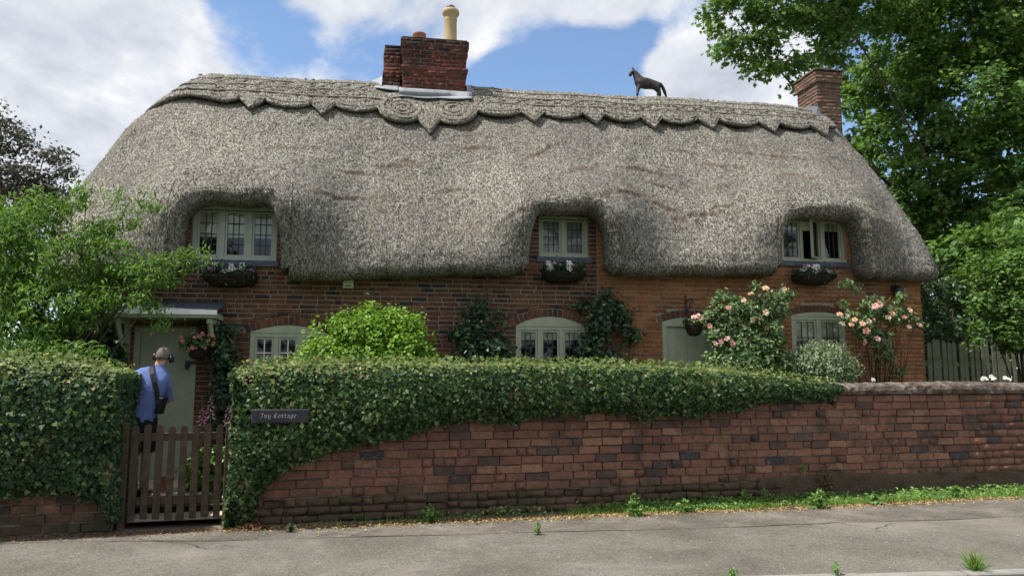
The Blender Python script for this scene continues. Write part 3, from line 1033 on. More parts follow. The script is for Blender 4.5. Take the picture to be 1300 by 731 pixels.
def base_y(X, z):
    zn = z - (ridge_z(X) - 6.98) * sstep(3.2, 6.8, z)
    y = np.interp(zn, zd, yd)
    for d in DORM:
        gx = 1 - sstep(d['hw'] * 0.85, d['hw'] + 1.15, np.abs(X - d['c']))
        dz = z - (d['head'] + 0.05)
        gz = np.where(dz > 0, np.exp(-(dz / 0.95) ** 2), np.exp(-(dz / 0.62) ** 2))
        y = y - 0.66 * gx * gz
    # slow sag and bulge of old thatch
    y = y + 0.045 * np.sin(X * 1.3 + 0.6 * z) * sstep(3.2, 4.2, z) * (1 - sstep(6.0, 6.8, z)) + 0.03 * np.sin(X * 3.1 + 1.7 * z + 1)
    return y


def eave_z(X):
    e = np.interp(X, EX, EZ) + 0.105 + 0.012 * np.sin(X * 5.3) + 0.008 * np.sin(X * 13.1 + 1)
    for d in DORM:
        u = np.abs((X - d['c']) / (d['hw'] + 0.09))
        s = np.where(u < 1, (1 - np.clip(u, 0, 1) ** 5.5) ** 0.42, 0)
        e = e + (d['head'] + 0.115 + 0.02 * np.sin(X * 7) - e) * s
    return e


def roof_xy(col, z):
    """col <0: left end (angle), 0..1 core, >1 right end ; returns X,y ; all arrays"""
    core = np.clip(col, CL, CR)
    a = np.where(col < CL, CL - col, np.where(col > CR, col - CR, 0.0))     # 0..1 -> 0..90 deg
    an = np.clip(a, 0, 1) * math.pi / 2
    xl = np.interp(z, *XLz)
    xr = np.interp(z, *XRz)
    wid = np.where(col < CL, CL - xl, xr - CR)
    p = np.where(col < CL, 0.55, 0.42)
    sx = np.sin(an) ** p
    sy = 1 - np.cos(an) ** p
    sgn = np.where(col < CL, -1.0, 1.0)
    X = core + sgn * wid * sx
    y0 = base_y(X, z)
    y = y0 + (2.5 - y0) * sy
    return X, y


ends = (np.linspace(0, 1, 46)[1:]) ** 1.5
cols = list(CL - ends[::-1]) + list(np.arange(CL, CR, 0.0245)) + [CR] + list(CR + ends)
for d in DORM:
    for xe in (d['c'] - d['hw'] - 0.09, d['c'] + d['hw'] + 0.09):
        for t in np.linspace(0, 1, 22):
            cols += [xe + 0.14 * t * t, xe - 0.06 * t * t]
cols = np.array(sorted(set(np.round(cols, 5))))
reg = np.round(np.array(list(CL - ends[::-1]) + list(np.arange(CL, CR, 0.0245)) + [CR] + list(CR + ends)), 5)
NC = len(cols)
x_e, _ = roof_xy(cols, np.full(NC, 3.4))
ez = eave_z(x_e)
ZL = 4.7
t1 = np.linspace(0, 1, 62)[:-1]
t2 = np.linspace(0, 1, 112)
zr = ridge_z(np.clip(x_e, -5.36, 7.0))
Zg = np.concatenate([ez[None, :] + (ZL - ez)[None, :] * t1[:, None], ZL + (zr - ZL)[None, :] * t2[:, None]], 0)
NR = Zg.shape[0]
Cg = np.repeat(cols[None, :], NR, 0)
Xg, Yg = roof_xy(Cg, Zg)
P = np.stack([Xg, Yg, Zg], -1)
gu = np.gradient(P, axis=1)
gv = np.gradient(P, axis=0)
Nn = np.cross(gu, gv)
Nn /= np.maximum(np.linalg.norm(Nn, axis=-1, keepdims=True), 1e-9)
Nn = np.where(Nn[..., 1:2] > 0.3, -Nn, Nn)
flat = P.reshape(-1, 3)
disp = 0.030 * vnoise(flat * np.array([2.2, 2.2, 1.6]), 1) + 0.007 * vnoise(flat * np.array([9, 6, 6]), 2) + 0.007 * vnoise(flat * np.array([24, 16, 16]), 3) + 0.010 * vnoise(flat * np.array([52, 34, 34]), 4)
# scars: old slipped courses and bird damage
SCARS = [(-1.55, 5.05, .26, 0), (-0.5, 5.42, .42, -.05), (0.05, 4.02, .34, .45), (1.72, 4.42, .75, .12), (2.55, 5.05, .35, -.2), (2.2, 5.1, .25, .1), (2.55, 4.33, .5, -.2), (3.05, 4.20, .8, .10),
         (3.55, 4.38, .35, .3), (2.62, 4.75, .4, -.25), (4.9, 5.55, 1.1, -.08), (5.9, 4.35, .3, 0), (-2.6, 4.25, .4, .1), (-1.8, 4.95, .45, .05), (-2.35, 4.75, .35, 0), (1.2, 4.95, .4, .5),
         (3.3, 5.6, .4, -.1), (5.2, 5.0, .6, -.25), (-0.9, 4.5, .3, .1), (0.6, 5.3, .5, .6), (3.9, 5.25, .5, -.2), (-3.3, 5.15, .5, .05)]
scar = np.zeros(len(flat))
for i, (sx_, sz_, ln, tl) in enumerate(SCARS):
    dx = flat[:, 0] - sx_
    zc = sz_ + tl * dx + 0.045 * vnoise(np.stack([flat[:, 0] * 5 + i * 7, flat[:, 0] * 0], -1), 5 + i)
    u = np.clip(1 - np.abs(dx) / ln, 0, 1) ** 0.6
    dzz = flat[:, 2] - zc
    near = u * np.exp(-(dzz / 0.045) ** 2)
    scar = np.maximum(scar, near * np.clip(0.55 + 0.9 * vnoise(flat * 17, 31 + i), 0, 1))
    disp += u * (0.014 * np.exp(-((dzz - 0.05) / 0.05) ** 2) - 0.012 * np.exp(-((dzz + 0.02) / 0.03) ** 2))
disp = disp.reshape(NR, NC)
ri = np.searchsorted(cols, reg)
kx = np.clip(np.searchsorted(reg, cols, side='right') - 1, 0, len(reg) - 2)
fx = (cols - reg[kx]) / (reg[kx + 1] - reg[kx])
disp = disp[:, ri[kx]] * (1 - fx) + disp[:, ri[kx + 1]] * fx
disp[:4] *= 0.6
P = P + Nn * disp[..., None]
# rolled lip under the edge, following the cut
tx = np.gradient(P[0], axis=0)
tl_ = np.linalg.norm(tx[:, [0, 2]], axis=1, keepdims=True) + 1e-9
nin = np.stack([tx[:, 2] / tl_[:, 0], np.zeros(NC), -tx[:, 0] / tl_[:, 0]], -1)
# inward direction in plan
inw = np.zeros((NC, 3))
inw[:, 1] = 1.0
aL = np.clip(CL - cols, 0, 1) * math.pi / 2
aR = np.clip(cols - CR, 0, 1) * math.pi / 2
inw[:, 0] = np.sin(aL) - np.sin(aR)
inw[:, 1] = np.cos(aL) * np.cos(aR)
lip = []
for (o_, dpt) in ((0.035, 0.008), (0.068, 0.028), (0.098, 0.06), (0.122, 0.105), (0.136, 0.165), (0.14, 0.24), (0.13, 0.34), (0.11, 0.47), (0.08, 0.64)):
    row = P[0] + nin * o_ + inw * dpt + rng.normal(0, 0.006, (NC, 3))
    lip.append(row)
allP = np.concatenate([np.stack(lip[::-1], 0), P], 0)
NRa = allP.shape[0]
scarA = np.concatenate([np.zeros(len(lip) * NC), scar])


def grid_faces(nr, nc, off=0):
    i = np.arange(nr - 1)[:, None] * nc + np.arange(nc - 1)[None, :]
    i = i.ravel() + off
    return np.stack([i, i + 1, i + nc + 1, i + nc], -1)


me = mesh_np('thatch', allP.reshape(-1, 3), [grid_faces(NRa, NC)])
smooth(me)
at = me.attributes.new('scar', 'FLOAT', 'POINT')
at.data.foreach_set('value', scarA.astype(np.float32))
roof = obj('thatch', me, M['thatch'], cottage)

# rear slope
bc = np.concatenate([CL - np.linspace(1, 0, 14), np.linspace(CL, CR, 60)[1:-1], CR + np.linspace(0, 1, 14)])
bx, _ = roof_xy(bc, np.full(len(bc), 3.4))
bz = np.interp(bx, EX, EZ)[None, :] + (ridge_z(np.clip(bx, -5.36, 7.0)) - np.interp(bx, EX, EZ))[None, :] * np.linspace(0, 1, 30)[:, None]
DS = DORM
DORM = []
Xb, Yb = roof_xy(np.repeat(bc[None], 30, 0), bz)
DORM = DS
Pb = np.stack([Xb, 5.0 - Yb, bz], -1)
under = Pb[0] + np.array([0, -0.6, 0.0])
Pb = np.concatenate([under[None], Pb], 0)
me = mesh_np('rear_thatch', Pb.reshape(-1, 3), [grid_faces(31, len(bc))[:, ::-1]])
smooth(me)
obj('rear_thatch', me, M['thatch'], cottage)

# loose straw ends standing out of the thatch, and a fringe along the cut edge
ns = 30000
ii = rng.integers(0, NR - 24, ns)
jj = ri[rng.integers(0, len(reg), ns)]
ii[:7000] = rng.integers(0, 10, 7000)
pp = P[ii, jj]
nn = Nn[ii, jj]
dn = gv[ii, jj]
dn = -dn / (np.linalg.norm(dn, axis=1, keepdims=True) + 1e-9)
dirv = dn * 0.9 + nn * rng.uniform(0.35, 0.9, (ns, 1)) + rng.normal(0, 0.25, (ns, 3))
dirv /= np.linalg.norm(dirv, axis=1, keepdims=True)
ln = rng.uniform(0.025, 0.055, (ns, 1))
sidev = np.cross(dirv, nn)
sidev /= (np.linalg.norm(sidev, axis=1, keepdims=True) + 1e-9)
w_ = rng.uniform(0.003, 0.006, (ns, 1))
V = np.stack([pp - sidev * w_ - nn * 0.006, pp + sidev * w_ - nn * 0.006, pp + dirv * ln], 1).reshape(-1, 3)
me = mesh_np('straw', V, [np.arange(ns * 3).reshape(-1, 3)])
obj('straw', me, M['thatch'], roof, kind='stuff')

# ------------------------------------------------------------------ block ridge with scalloped edge
TIPS = [-4.15, -3.0, 0.66, 1.8, 2.93, 4.03, 5.26, 6.30]
OWL = (-1.66, -0.76, -1.20)


def cusp_z(X): return np.interp(X, [-5.6, -4.4, -2.0, -0.4, 2.0, 4.6, 6.6], [6.22, 6.22, 6.22, 6.26, 6.36, 6.40, 6.38])


def scallop_z(X):
    X = np.asarray(X, dtype=float)
    zc = cusp_z(X)
    out = zc.copy()
    kn = [-4.36] + [v for t in TIPS[:2] for v in (t - .19, t + .19)][1:] + []
    edges = [(-3.96, -3.19), (-2.81, -2.03), (-0.36, 0.46), (0.86, 1.6), (2.0, 2.73), (3.13, 3.83), (4.23, 5.06), (5.46, 6.10)]
    for a, b in edges:
        u = (X - a) / (b - a)
        out = np.where((u > 0) & (u < 1), zc - 0.15 * np.clip(4 * u * (1 - u), 0, 1) ** 0.7, out)
    for t in TIPS:
        q = np.abs(X - t)
        tri = np.clip(1 - q / 0.23, 0, 1)
        sh = np.where(X > t, 1.0, 1.0)
        out = np.where(q < 0.23, np.minimum(zc - 0.27 * tri, out), out)
    lf = np.interp(X, [-6.0, -5.75, -5.5, -5.2, -4.9, -4.6, -4.45, -4.35], [5.85, 6.05, 6.21, 6.27, 6.21, 6.12, 6.15, 6.24])
    out = np.where(X < -4.35, lf, out)
    for c in OWL[:2]:
        q = (X - c) / 0.43
        out = np.where(np.abs(q) < 1, np.minimum(out, zc + 0.02 - 0.37 * np.sqrt(np.clip(1 - q * q, 0, 1))), out)
    q = np.abs(X - OWL[2])
    out = np.where(q < 0.24, np.minimum(out, zc - 0.60 + 0.40 * q / 0.24), out)
    return out


rc = cols[(cols > CL - 0.64) & (cols <= CR + 0.02)]
extra = [t + s for t in TIPS + [OWL[2]] for s in (-0.2, -0.195, 0, 0.195, 0.2)]
rc = np.array(sorted(set(np.round(np.concatenate([rc, extra, np.arange(CL, CR, 0.02)]), 4))))
nrc = len(rc)
xs_, _ = roof_xy(rc, np.full(nrc, 6.25))
z0_ = scallop_z(xs_)
zr_ = ridge_z(np.clip(xs_, -5.36, 7))
trow = np.linspace(0, 1, 34)
Zc = z0_[None] + (zr_ - z0_)[None] * trow[:, None]
Xc, Yc = roof_xy(np.repeat(rc[None], 34, 0), Zc)
Pc = np.stack([Xc, Yc, Zc], -1)
gu = np.gradient(Pc, axis=1); gvv = np.gradient(Pc, axis=0)
Nc = np.cross(gu, gvv)
Nc /= np.maximum(np.linalg.norm(Nc, axis=-1, keepdims=True), 1e-9)
Nc = np.where(Nc[..., 1:2] > 0.4, -Nc, Nc)
Nc = np.where(Nc[..., 2:3] < 0, -Nc, Nc)
crest = sstep(0.82, 1.0, trow)[:, None, None]
Nc = Nc * (1 - crest) + np.array([0, 0, 1.0]) * crest
f2 = Pc.reshape(-1, 3)
dc = 0.112 + (0.012 * vnoise(f2 * np.array([9, 7, 7]), 41) + 0.008 * vnoise(f2 * 24, 42) + rng.normal(0, 0.004, len(f2))).reshape(34, nrc)
# carved relief between the rods
dc = dc + 0.010 * np.sin(Zc * 70 + np.sin(Xc * 9) * 1.2)
endt = np.interp(rc, [CL - 0.64, CL - 0.12], [0.0, 1.0])
dc = dc * endt[None, :]
Pc2 = Pc + Nc * dc[..., None]
lo = Pc[0] - Nc[0] * 0.03 + np.array([0, 0, 1.0]) * 0.075 * (endt[:, None] ** 2)
lo2 = Pc[0] + Nc[0] * 0.09 * endt[:, None] - np.array([0, 0, 1.0]) * 0.014
ytop = np.array([1, -1, 1.0])
back = [np.stack([Pc2[-1][:, 0], np.full(nrc, 5.0) - (Pc2[k][:, 1]), Pc2[k][:, 2]], -1) for k in (30, 22, 12, 2)]
Call = np.concatenate([lo[None], lo2[None], Pc2, np.stack(back)], 0)
me = mesh_np('ridge', Call.reshape(-1, 3), [grid_faces(Call.shape[0], nrc)])
smooth(me)
ridge = obj('ridge', me, M['ridge_thatch'], cottage)


def cap_pts(X, z, off=0.122):
    X = np.asarray(X, float); z = np.asarray(z, float)
    y = base_y(X, z)
    dy = (base_y(X, z + 0.02) - base_y(X, z - 0.02)) / 0.04
    n = np.stack([np.zeros_like(X), -np.ones_like(X), dy], -1)
    n /= np.linalg.norm(n, axis=-1, keepdims=True)
    return np.stack([X, y, z], -1) + n * off


lg = MB()


def rod(X, z, r=0.010):
    p = cap_pts(X, z)
    lg.tube([tuple(q) for q in p], r, 4)


gaps = [(-4.9, -2.02), (-0.35, 6.5)]
for (a, b) in gaps:
    n = int((b - a) / 0.12)
    X = np.linspace(a, b, n)
    top = ridge_z(X)
    for fr in (0.22, 0.52, 0.80):
        z = cusp_z(X) + 0.0 + (top - cusp_z(X)) * fr
        rod(X, z)
    # crossed rods between the lines
    st = 0.34
    x = a
    while x + st < b:
        for (u, v) in ((0.22, 0.52), (0.52, 0.22), (0.52, 0.80) if x < 0 else (0.22, 0.52)):
            X2 = np.array([x, x + st / 2, x + st])
            t2_ = ridge_z(X2); c2_ = cusp_z(X2)
            fr = np.array([u, (u + v) / 2, v])
            rod(X2, c2_ + (t2_ - c2_) * fr, 0.009)
        x += st
for (a, b) in [(-4.32, -2.05), (-0.33, 6.45)]:
    X = np.arange(a, b, 0.035)
    rod(X, scallop_z(X) + 0.075, 0.009)
for c in OWL[:2]:
    zc0 = float(cusp_z(c)) - 0.02
    for rr in (0.10, 0.20, 0.31):
        a = np.linspace(0, 2 * math.pi, 25)
        rod(c + rr * 1.05 * np.cos(a), zc0 + rr * 0.85 * np.sin(a), 0.011)
X = np.arange(-2.02, -0.38, 0.03)
rod(X, scallop_z(X) + 0.05, 0.010)
for fr in (0.25, 0.5, 0.78):
    pts = []
    for cc_ in np.linspace(CL - 0.36, CL + 0.02, 24):
        i_ = min(int(np.searchsorted(rc, cc_)), nrc - 1)
        zz_ = 6.22 + (zr_[i_] - 6.22) * fr
        f_ = np.clip((zz_ - z0_[i_]) / (zr_[i_] - z0_[i_]), 0, 1) * 33
        k_ = min(int(f_), 32)
        p_ = Pc2[k_, i_] * (1 - (f_ - k_)) + Pc2[k_ + 1, i_] * (f_ - k_) + Nc[k_, i_] * 0.012
        pts.append(tuple(p_))
    lg.tube(pts, 0.010, 4)
lg.build('hazel_rods', M['stick'], ridge, kind='stuff')
# crest: a row of small spar ends
cr = MB()
x = -5.2
while x < 6.6:
    z = float(ridge_z(x)) + 0.092
    cr.tube([(x - 0.03, 2.44, z - 0.01), (x, 2.48, z + random.uniform(0.012, 0.03)), (x + 0.04, 2.53, z - 0.005)], 0.016, 4)
    x += random.uniform(0.10, 0.16)
cr.build('spar_ends', M['stick'], ridge, kind='stuff')


# ------------------------------------------------------------------ chimneys
def chimney(x0, x1, y0, y1, z0, z1, m, mm_, bands, n_single, pitch=0.072, taper=0.0, seed=1, name='chimney'):
    core = MB()
    core.box(x0 + 0.004, x1 - 0.004, y0 + 0.004, y1 - 0.004, z0, z1 - 0.004)
    c = core.build(name, mm_, cottage)
    pr = brick_protos('brick', m, 4, 0.012, 0.02, 0.06)
    cb_ = MB()
    nr = int(round((z1 - z0) / pitch))
    fl = []
    others = []
    for k in range(nr):
        z = z0 + k * pitch
        o_ = taper * k / nr
        for (a, b, e) in bands:
            if a <= z - 0.001 + pitch / 2 < b: o_ += e
        if o_ > 0.004: cb_.box(x0 - o_ + 0.005, x1 + o_ - 0.005, y0 - o_ + 0.005, y1 + o_ - 0.005, z + 0.0005, z + pitch - 0.0005)
        for face in range(4):
            if face == 0: mx = Matrix.Translation((x0 - o_, y0 - o_, 0)); Lw = x1 - x0 + 2 * o_
            elif face == 1: mx = Matrix.Translation((x1 + o_, y0 - o_, 0)) @ Matrix.Rotation(R(90), 4, 'Z'); Lw = y1 - y0 + 2 * o_
            elif face == 2: mx = Matrix.Translation((x1 + o_, y1 + o_, 0)) @ Matrix.Rotation(R(180), 4, 'Z'); Lw = x1 - x0 + 2 * o_
            else: mx = Matrix.Translation((x0 - o_, y1 + o_, 0)) @ Matrix.Rotation(R(-90), 4, 'Z'); Lw = y1 - y0 + 2 * o_
            bl = courses(0.0, Lw, z, z + pitch, pitch, 0.010, lambda q: [], (0.225, 0.225, 0.215), seed * 100 + k * 7 + face)
            if k % 2 and len(bl) > 1:
                sh = 0.1
                bl = [(max(a - sh, 0.004), max(b - sh, 0.05), cc, dd) for (a, b, cc, dd) in bl]
                bl.append((bl[-1][1] + 0.01, Lw - 0.004, bl[-1][2], bl[-1][3])) if Lw - bl[-1][1] > 0.04 else None
            for q in bl:
                (fl if face == 0 else others).append((mx, q))
    if cb_.v: cb_.build('joints', M['mortar_dark'], c)
    random.Random(seed).shuffle(fl)
    rr = random.Random(seed)
    V, F = [], []
    cnt = 0
    for idx, (mx, (a, b, cc, dd)) in enumerate(fl + others):
        pr_ = rr.choice(pr)
        m4 = mx @ Matrix.Translation(((a + b) / 2, rr.gauss(0, 0.0015), (cc + dd) / 2)) @ Matrix.Diagonal((b - a, 0.07 + 0.03, dd - cc, 1))
        if idx < n_single:
            o2 = obj('brick', pr_[0], None, c)
            o2.matrix_local = m4
        else:
            A = np.array(m4)
            V.append(pr_[1] @ A[:3, :3].T + A[:3, 3]); F.append(pr_[2] + 12 * cnt); cnt += 1
    obj('bricks', mesh_np('bricks', np.concatenate(V), [np.concatenate(F)]), m, c, kind='stuff')
    return c


ch = chimney(-1.65, -0.53, 1.95, 2.85, 6.45, 7.70, M['brick_chimney'], M['mortar'], [(7.0, 7.07, 0.015), (7.07, 7.14, 0.03), (7.36, 7.5, 0.02), (7.5, 7.8, 0.035)], 60, taper=0.02, seed=2)
ch2 = chimney(-1.99, -1.70, 2.25, 2.95, 6.45, 7.67, M['brick_chimney'], M['mortar'], [(7.0, 7.07, 0.012), (7.07, 7.14, 0.022), (7.36, 7.5, 0.015), (7.5, 7.8, 0.0)], 0, seed=3, name='chimney_flue')
ch3 = chimney(6.64, 7.17, 2.30, 3.02, 5.9, 7.80, M['brick_chimney_pale'], M['mortar_dark'], [(7.52, 7.85, 0.035)], 20, seed=4, name='gable_chimney')
cap = MB()
cap.cbox(6.585, 7.225, 2.245, 3.075, 7.80, 7.835, 0.01)
cap.build('capping', M['coping'], ch3)
tpz = MB()
tpz.add([(-1.68, 1.92, 7.702), (-0.50, 1.92, 7.702), (-0.50, 2.88, 7.702), (-1.68, 2.88, 7.702), (-1.5, 2.15, 7.75), (-0.7, 2.15, 7.76), (-0.7, 2.7, 7.76), (-1.5, 2.7, 7.75)],
        [(0, 1, 5, 4), (1, 2, 6, 5), (2, 3, 7, 6), (3, 0, 4, 7), (4, 5, 6, 7)])
tpz.lathe([(0.20, 0.0), (0.16, 0.05), (0.13, 0.10)], (-0.775, 2.4, 7.74), 14)
tpz.build('flaunching', M['mortar'], ch)
pt = MB()
pt.lathe([(0.118, 0), (0.128, 0.02), (0.122, 0.05), (0.116, 0.46), (0.122, 0.48), (0.122, 0.51), (0.116, 0.53), (0.130, 0.57), (0.158, 0.61), (0.165, 0.64), (0.152, 0.69), (0.115, 0.71), (0.09, 0.71), (0.085, 0.46)], (-0.775, 2.4, 7.81), 20, cap=False)
pot = pt.build('chimney_pot', M['buff'], ch, sm=True)
cw = MB()
cw.lathe([(0.085, 0.0), (0.09, 0.05), (0.07, 0.075), (0.0, 0.085)], (-0.775, 2.4, 8.51), 14)
cw.build('cowl', M['iron'], pot, sm=True)
pt = MB()
pt.lathe([(0.115, 0), (0.118, 0.20), (0.125, 0.21), (0.125, 0.24), (0.10, 0.24), (0.095, 0.1)], (-1.355, 2.4, 7.745), 18, cap=False)
pt.build('chimney_pot', M['terracotta'], ch, sm=True)
# lead flashings dressed over the ridge


def lead_sheet(x0, x1, zt_, zb, yfront, name='lead_flashing', lap=0.05):
    """upstand against the brick at yfront, then an apron down the thatch"""
    n = 14
    X = np.linspace(x0, x1, n)
    rows_ = []
    rows_.append(np.stack([X, np.full(n, yfront - 0.016), np.full(n, zt_)], -1))
    zb0 = zb + 0.13
    rows_.append(np.stack([X, np.full(n, yfront - 0.02), np.full(n, zb0)], -1))
    wob = 0.012 * np.sin(X * 11)
    for k, t in enumerate((0.35, 0.7, 1.0)):
        z = np.full(n, zb0 - (zb0 - zb) * t) + (wob if t == 1 else 0)
        rows_.append(cap_pts(X, z, 0.14 + 0.01 * (k == 2)))
    Pq = np.stack(rows_)
    me = mesh_np(name, Pq.reshape(-1, 3), [grid_faces(5, n)])
    o = obj(name, me, M['lead'], ch)
    sd_ = o.modifiers.new('thick', 'SOLIDIFY'); sd_.thickness = 0.012
    return o


lead_sheet(-1.72, -0.42, 6.72, 6.44, 1.90)
lead_sheet(-2.14, -1.72, 6.86, 6.60, 2.19)
st = MB()
st.add([(-0.505, 1.86, 6.52), (-0.36, 1.86, 6.52), (-0.34, 2.5, 6.98), (-0.5, 2.5, 6.98), (-0.5, 2.5, 7.08), (-0.5, 1.9, 6.85), (-0.36, 2.1, 6.86), (-0.36, 2.5, 7.06)],
       [(0, 1, 6, 5), (5, 6, 7, 4), (1, 2, 7, 6)])
o = st.build('lead_soaker', M['lead'], ch)
o.modifiers.new('thick', 'SOLIDIFY').thickness = 0.01
st = MB()
st.add([(-2.02, 2.15, 6.85), (-2.2, 2.2, 6.82), (-2.2, 2.5, 7.06), (-2.01, 2.5, 7.16), (-2.012, 2.2, 7.1)], [(0, 1, 2, 3), (0, 3, 4)])
o = st.build('lead_soaker', M['lead'], ch)
o.modifiers.new('thick', 'SOLIDIFY').thickness = 0.01
st = MB()
st.add([(6.625, 2.1, 6.72), (6.50, 2.15, 6.80), (6.52, 2.55, 7.08), (6.628, 2.6, 7.16), (6.628, 2.26, 7.02)], [(0, 1, 2, 3, 4)])
o = st.build('lead_soaker', M['lead_dark'], ch3)
o.modifiers.new('thick', 'SOLIDIFY').thickness = 0.01
#@@PART3
# ------------------------------------------------------------------ ground
def sheet(name, fn, us, vs, m, kind='structure', seed=0, amp=0.0, zoff=0.0):
    """fn(u,v)->world xy ; gently uneven sheet"""
    U, Vv = np.meshgrid(us, vs)
    pts = np.array([fn(a, b) for a, b in zip(U.ravel(), Vv.ravel())])
    z = np.full(len(pts), zoff)
    if amp:
        z = z + amp * vnoise(pts[:, :2] * 0.8, seed) + amp * 0.4 * vnoise(pts[:, :2] * 3, seed + 1)
    me = mesh_np(name, np.column_stack([pts[:, 0], pts[:, 1], z]), [grid_faces(len(vs), len(us))])
    smooth(me)
    return obj(name, me, m, kind=kind)


mb = MB()
mb.add([(-600, -600, -0.16), (600, -600, -0.16), (600, 600, -0.16), (-600, 600, -0.16)], [(0, 1, 2, 3)])
mb.build('ground', M['turf'], kind='structure')
mb = MB()
a, b, c, d = K.w(-60, 0.16), K.w(60, 0.16), K.w(60, -6.2), K.w(-60, -6.2)
mb.add([(p.x, p.y, -0.11) for p in (a, d, c, b)], [(0, 1, 2, 3)])
mb.build('road', M['road'], kind='structure')


def kerb_y(X):     # pavement edge in garden-wall frame
    p = K.w(0, 0)
    # line of the kerb expressed by wall-frame X
    k0 = G.loc(*K.w(-60, 0)[:2]); k1 = G.loc(*K.w(60, 0)[:2])
    return k0[1] + (k1[1] - k0[1]) * (X - k0[0]) / (k1[0] - k0[0])


def pave(u, v):
    y0, y1 = kerb_y(u) + 0.13, -0.10
    return tuple(G.w(u, y0 + (y1 - y0) * v)[:2])


SEAM = [(-9, -0.30), (-5.2, -0.44), (-4.5, -0.515), (-3.0, -0.80), (-0.69, -1.08), (2.2, -1.42), (5.76, -1.64), (9, -1.8), (14, -2.0)]


def seam_y(X): return np.interp(X, [q[0] for q in SEAM], [q[1] for q in SEAM])


# the footway in two lays, meeting at a tarred joint
us = np.concatenate([np.linspace(-26, -9, 12), np.linspace(-8.7, 13.7, 120), np.linspace(14, 26, 10)])
sheet('pavement', lambda u, v: tuple(G.w(u, (kerb_y(u) + 0.13) + (seam_y(u) - kerb_y(u) - 0.13) * v)[:2]), us, np.linspace(0, 1, 16), M['asphalt'], amp=0.006, seed=3)
sheet('footway_strip', lambda u, v: tuple(G.w(u, seam_y(u) + (0.35 - seam_y(u)) * v)[:2]), us, np.linspace(0, 1, 10), M['asphalt_old'], amp=0.006, seed=3)
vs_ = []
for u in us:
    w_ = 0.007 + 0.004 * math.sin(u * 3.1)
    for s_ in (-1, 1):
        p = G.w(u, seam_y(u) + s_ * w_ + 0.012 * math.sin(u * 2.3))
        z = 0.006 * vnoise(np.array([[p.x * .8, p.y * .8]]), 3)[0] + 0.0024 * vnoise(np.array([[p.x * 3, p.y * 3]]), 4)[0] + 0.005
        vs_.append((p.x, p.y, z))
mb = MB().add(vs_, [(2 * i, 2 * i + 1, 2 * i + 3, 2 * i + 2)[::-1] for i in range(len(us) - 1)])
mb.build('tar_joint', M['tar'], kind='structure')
# kerb stones
kr = thing('kerb', 'pale concrete kerb stones along the edge of the pavement', 'kerb', K.w(0, 0, 0), R(K.deg))
ks = MB().cbox(-0.455, 0.455, -0.001, 0.125, -0.15, 0.008, 0.012).mesh('kerb_stone')
ks.materials.append(M['kerb'])
for i in range(-12, 14):
    o = obj('kerb_stone', ks, None, kr, loc=(i * 0.92, 0, random.gauss(0, 0.003)))
# garden ground behind the wall
us2 = np.linspace(-24, 30, 40)
sheet('garden_ground', lambda u, v: tuple(G.w(u, 0.42 + 46 * v * v)[:2]), us2, np.linspace(0, 1, 24), M['turf'], amp=0.02, seed=9, zoff=GZ - 0.03)
mb = MB()
mb.box(-24, -4.25, 0.32, 0.45, -0.1, GZ - 0.01).box(-3.2, 30, 0.2, 0.45, -0.1, GZ - 0.01)
mb.v = [tuple(G.w(*p[:2], p[2])) for p in mb.v]
mb.build('garden_bank', M['soil'], kind='structure')
# stone step and path from gate to door
path = MB()
pts = [(-4.3, 0.13), (-3.2, 0.13), (-3.1, 2.2), (-4.4, 2.2)]
mbp = MB()
mbp.add([tuple(G.w(X, Y, 0.06)) for X, Y in [(-4.25, 0.1), (-3.25, 0.1), (-3.25, 0.5), (-4.25, 0.5)]], [(0, 1, 2, 3)])
mbp.add([tuple(G.w(X, Y, GZ + 0.004)) for X, Y in [(-5.2, 0.5), (-2.9, 0.5), (-2.9, 2.35), (-5.6, 2.6)]], [(0, 1, 2, 3)])
mbp.add([tuple(G.w(X, Y, z)) for X, Y, z in [(-4.25, 0.5, 0.06), (-3.25, 0.5, 0.06), (-3.25, 0.5, GZ + 0.004), (-4.25, 0.5, GZ + 0.004)]], [(0, 1, 2, 3)])
po_ = mbp.build('garden_path', M['soil'], kind='structure')
for i in range(4):
    for j in range(4):
        x = -4.9 + i * 0.50 + (0.1 if j % 2 else 0)
        y = 0.56 + j * 0.45
        sl = MB()
        z1 = GZ + 0.03 + random.gauss(0, 0.003)
        Mx = G.mat @ Matrix.Translation((x, y, 0)) @ Matrix.Rotation(random.gauss(0, 0.01), 4, 'Z')
        sl.box(0, 0.485, 0, 0.435, GZ + 0.005, z1, Mx)
        sl.build('paving_slab', M['paving'], po_)
for i in range(2):
    sl = MB()
    sl.box(-4.24 + i * 0.5, -3.76 + i * 0.5, 0.13, 0.48, 0.062, 0.095, G.mat)
    sl.build('paving_slab', M['paving'], po_)

# ------------------------------------------------------------------ garden wall
GL0, GL1 = -3.12, 9.6
wall = thing('garden_wall', 'weathered old brick garden wall draped with ivy beside the pavement', 'wall', G.w(0, 0, 0), R(G.deg))
bk = MB()
bk.box(GL0 + 0.01, GL1, 0.012, 0.22, -0.05, 1.40)
back_ = bk.build('wall_body', M['mortar_dark'], wall)
pg = brick_protos('brick', M['brick_garden'], 12, 0.035, 0.016, 0.05)


def ivy_low(X):
    return np.interp(X, [-3.3, -3.12, -2.98, -2.85, -2.5, -2.2, -1.9, -1.45, -1.1, -0.55, 0.3, 1.0, 1.95, 3.0, 3.7, 4.3, 4.6, 5.0], [0.0, 0.02, 0.10, 0.42, 0.70, 0.78, 0.84, 0.97, 1.03, 1.17, 1.15, 1.22, 1.15, 1.28, 1.33, 1.38, 1.42, 1.5])


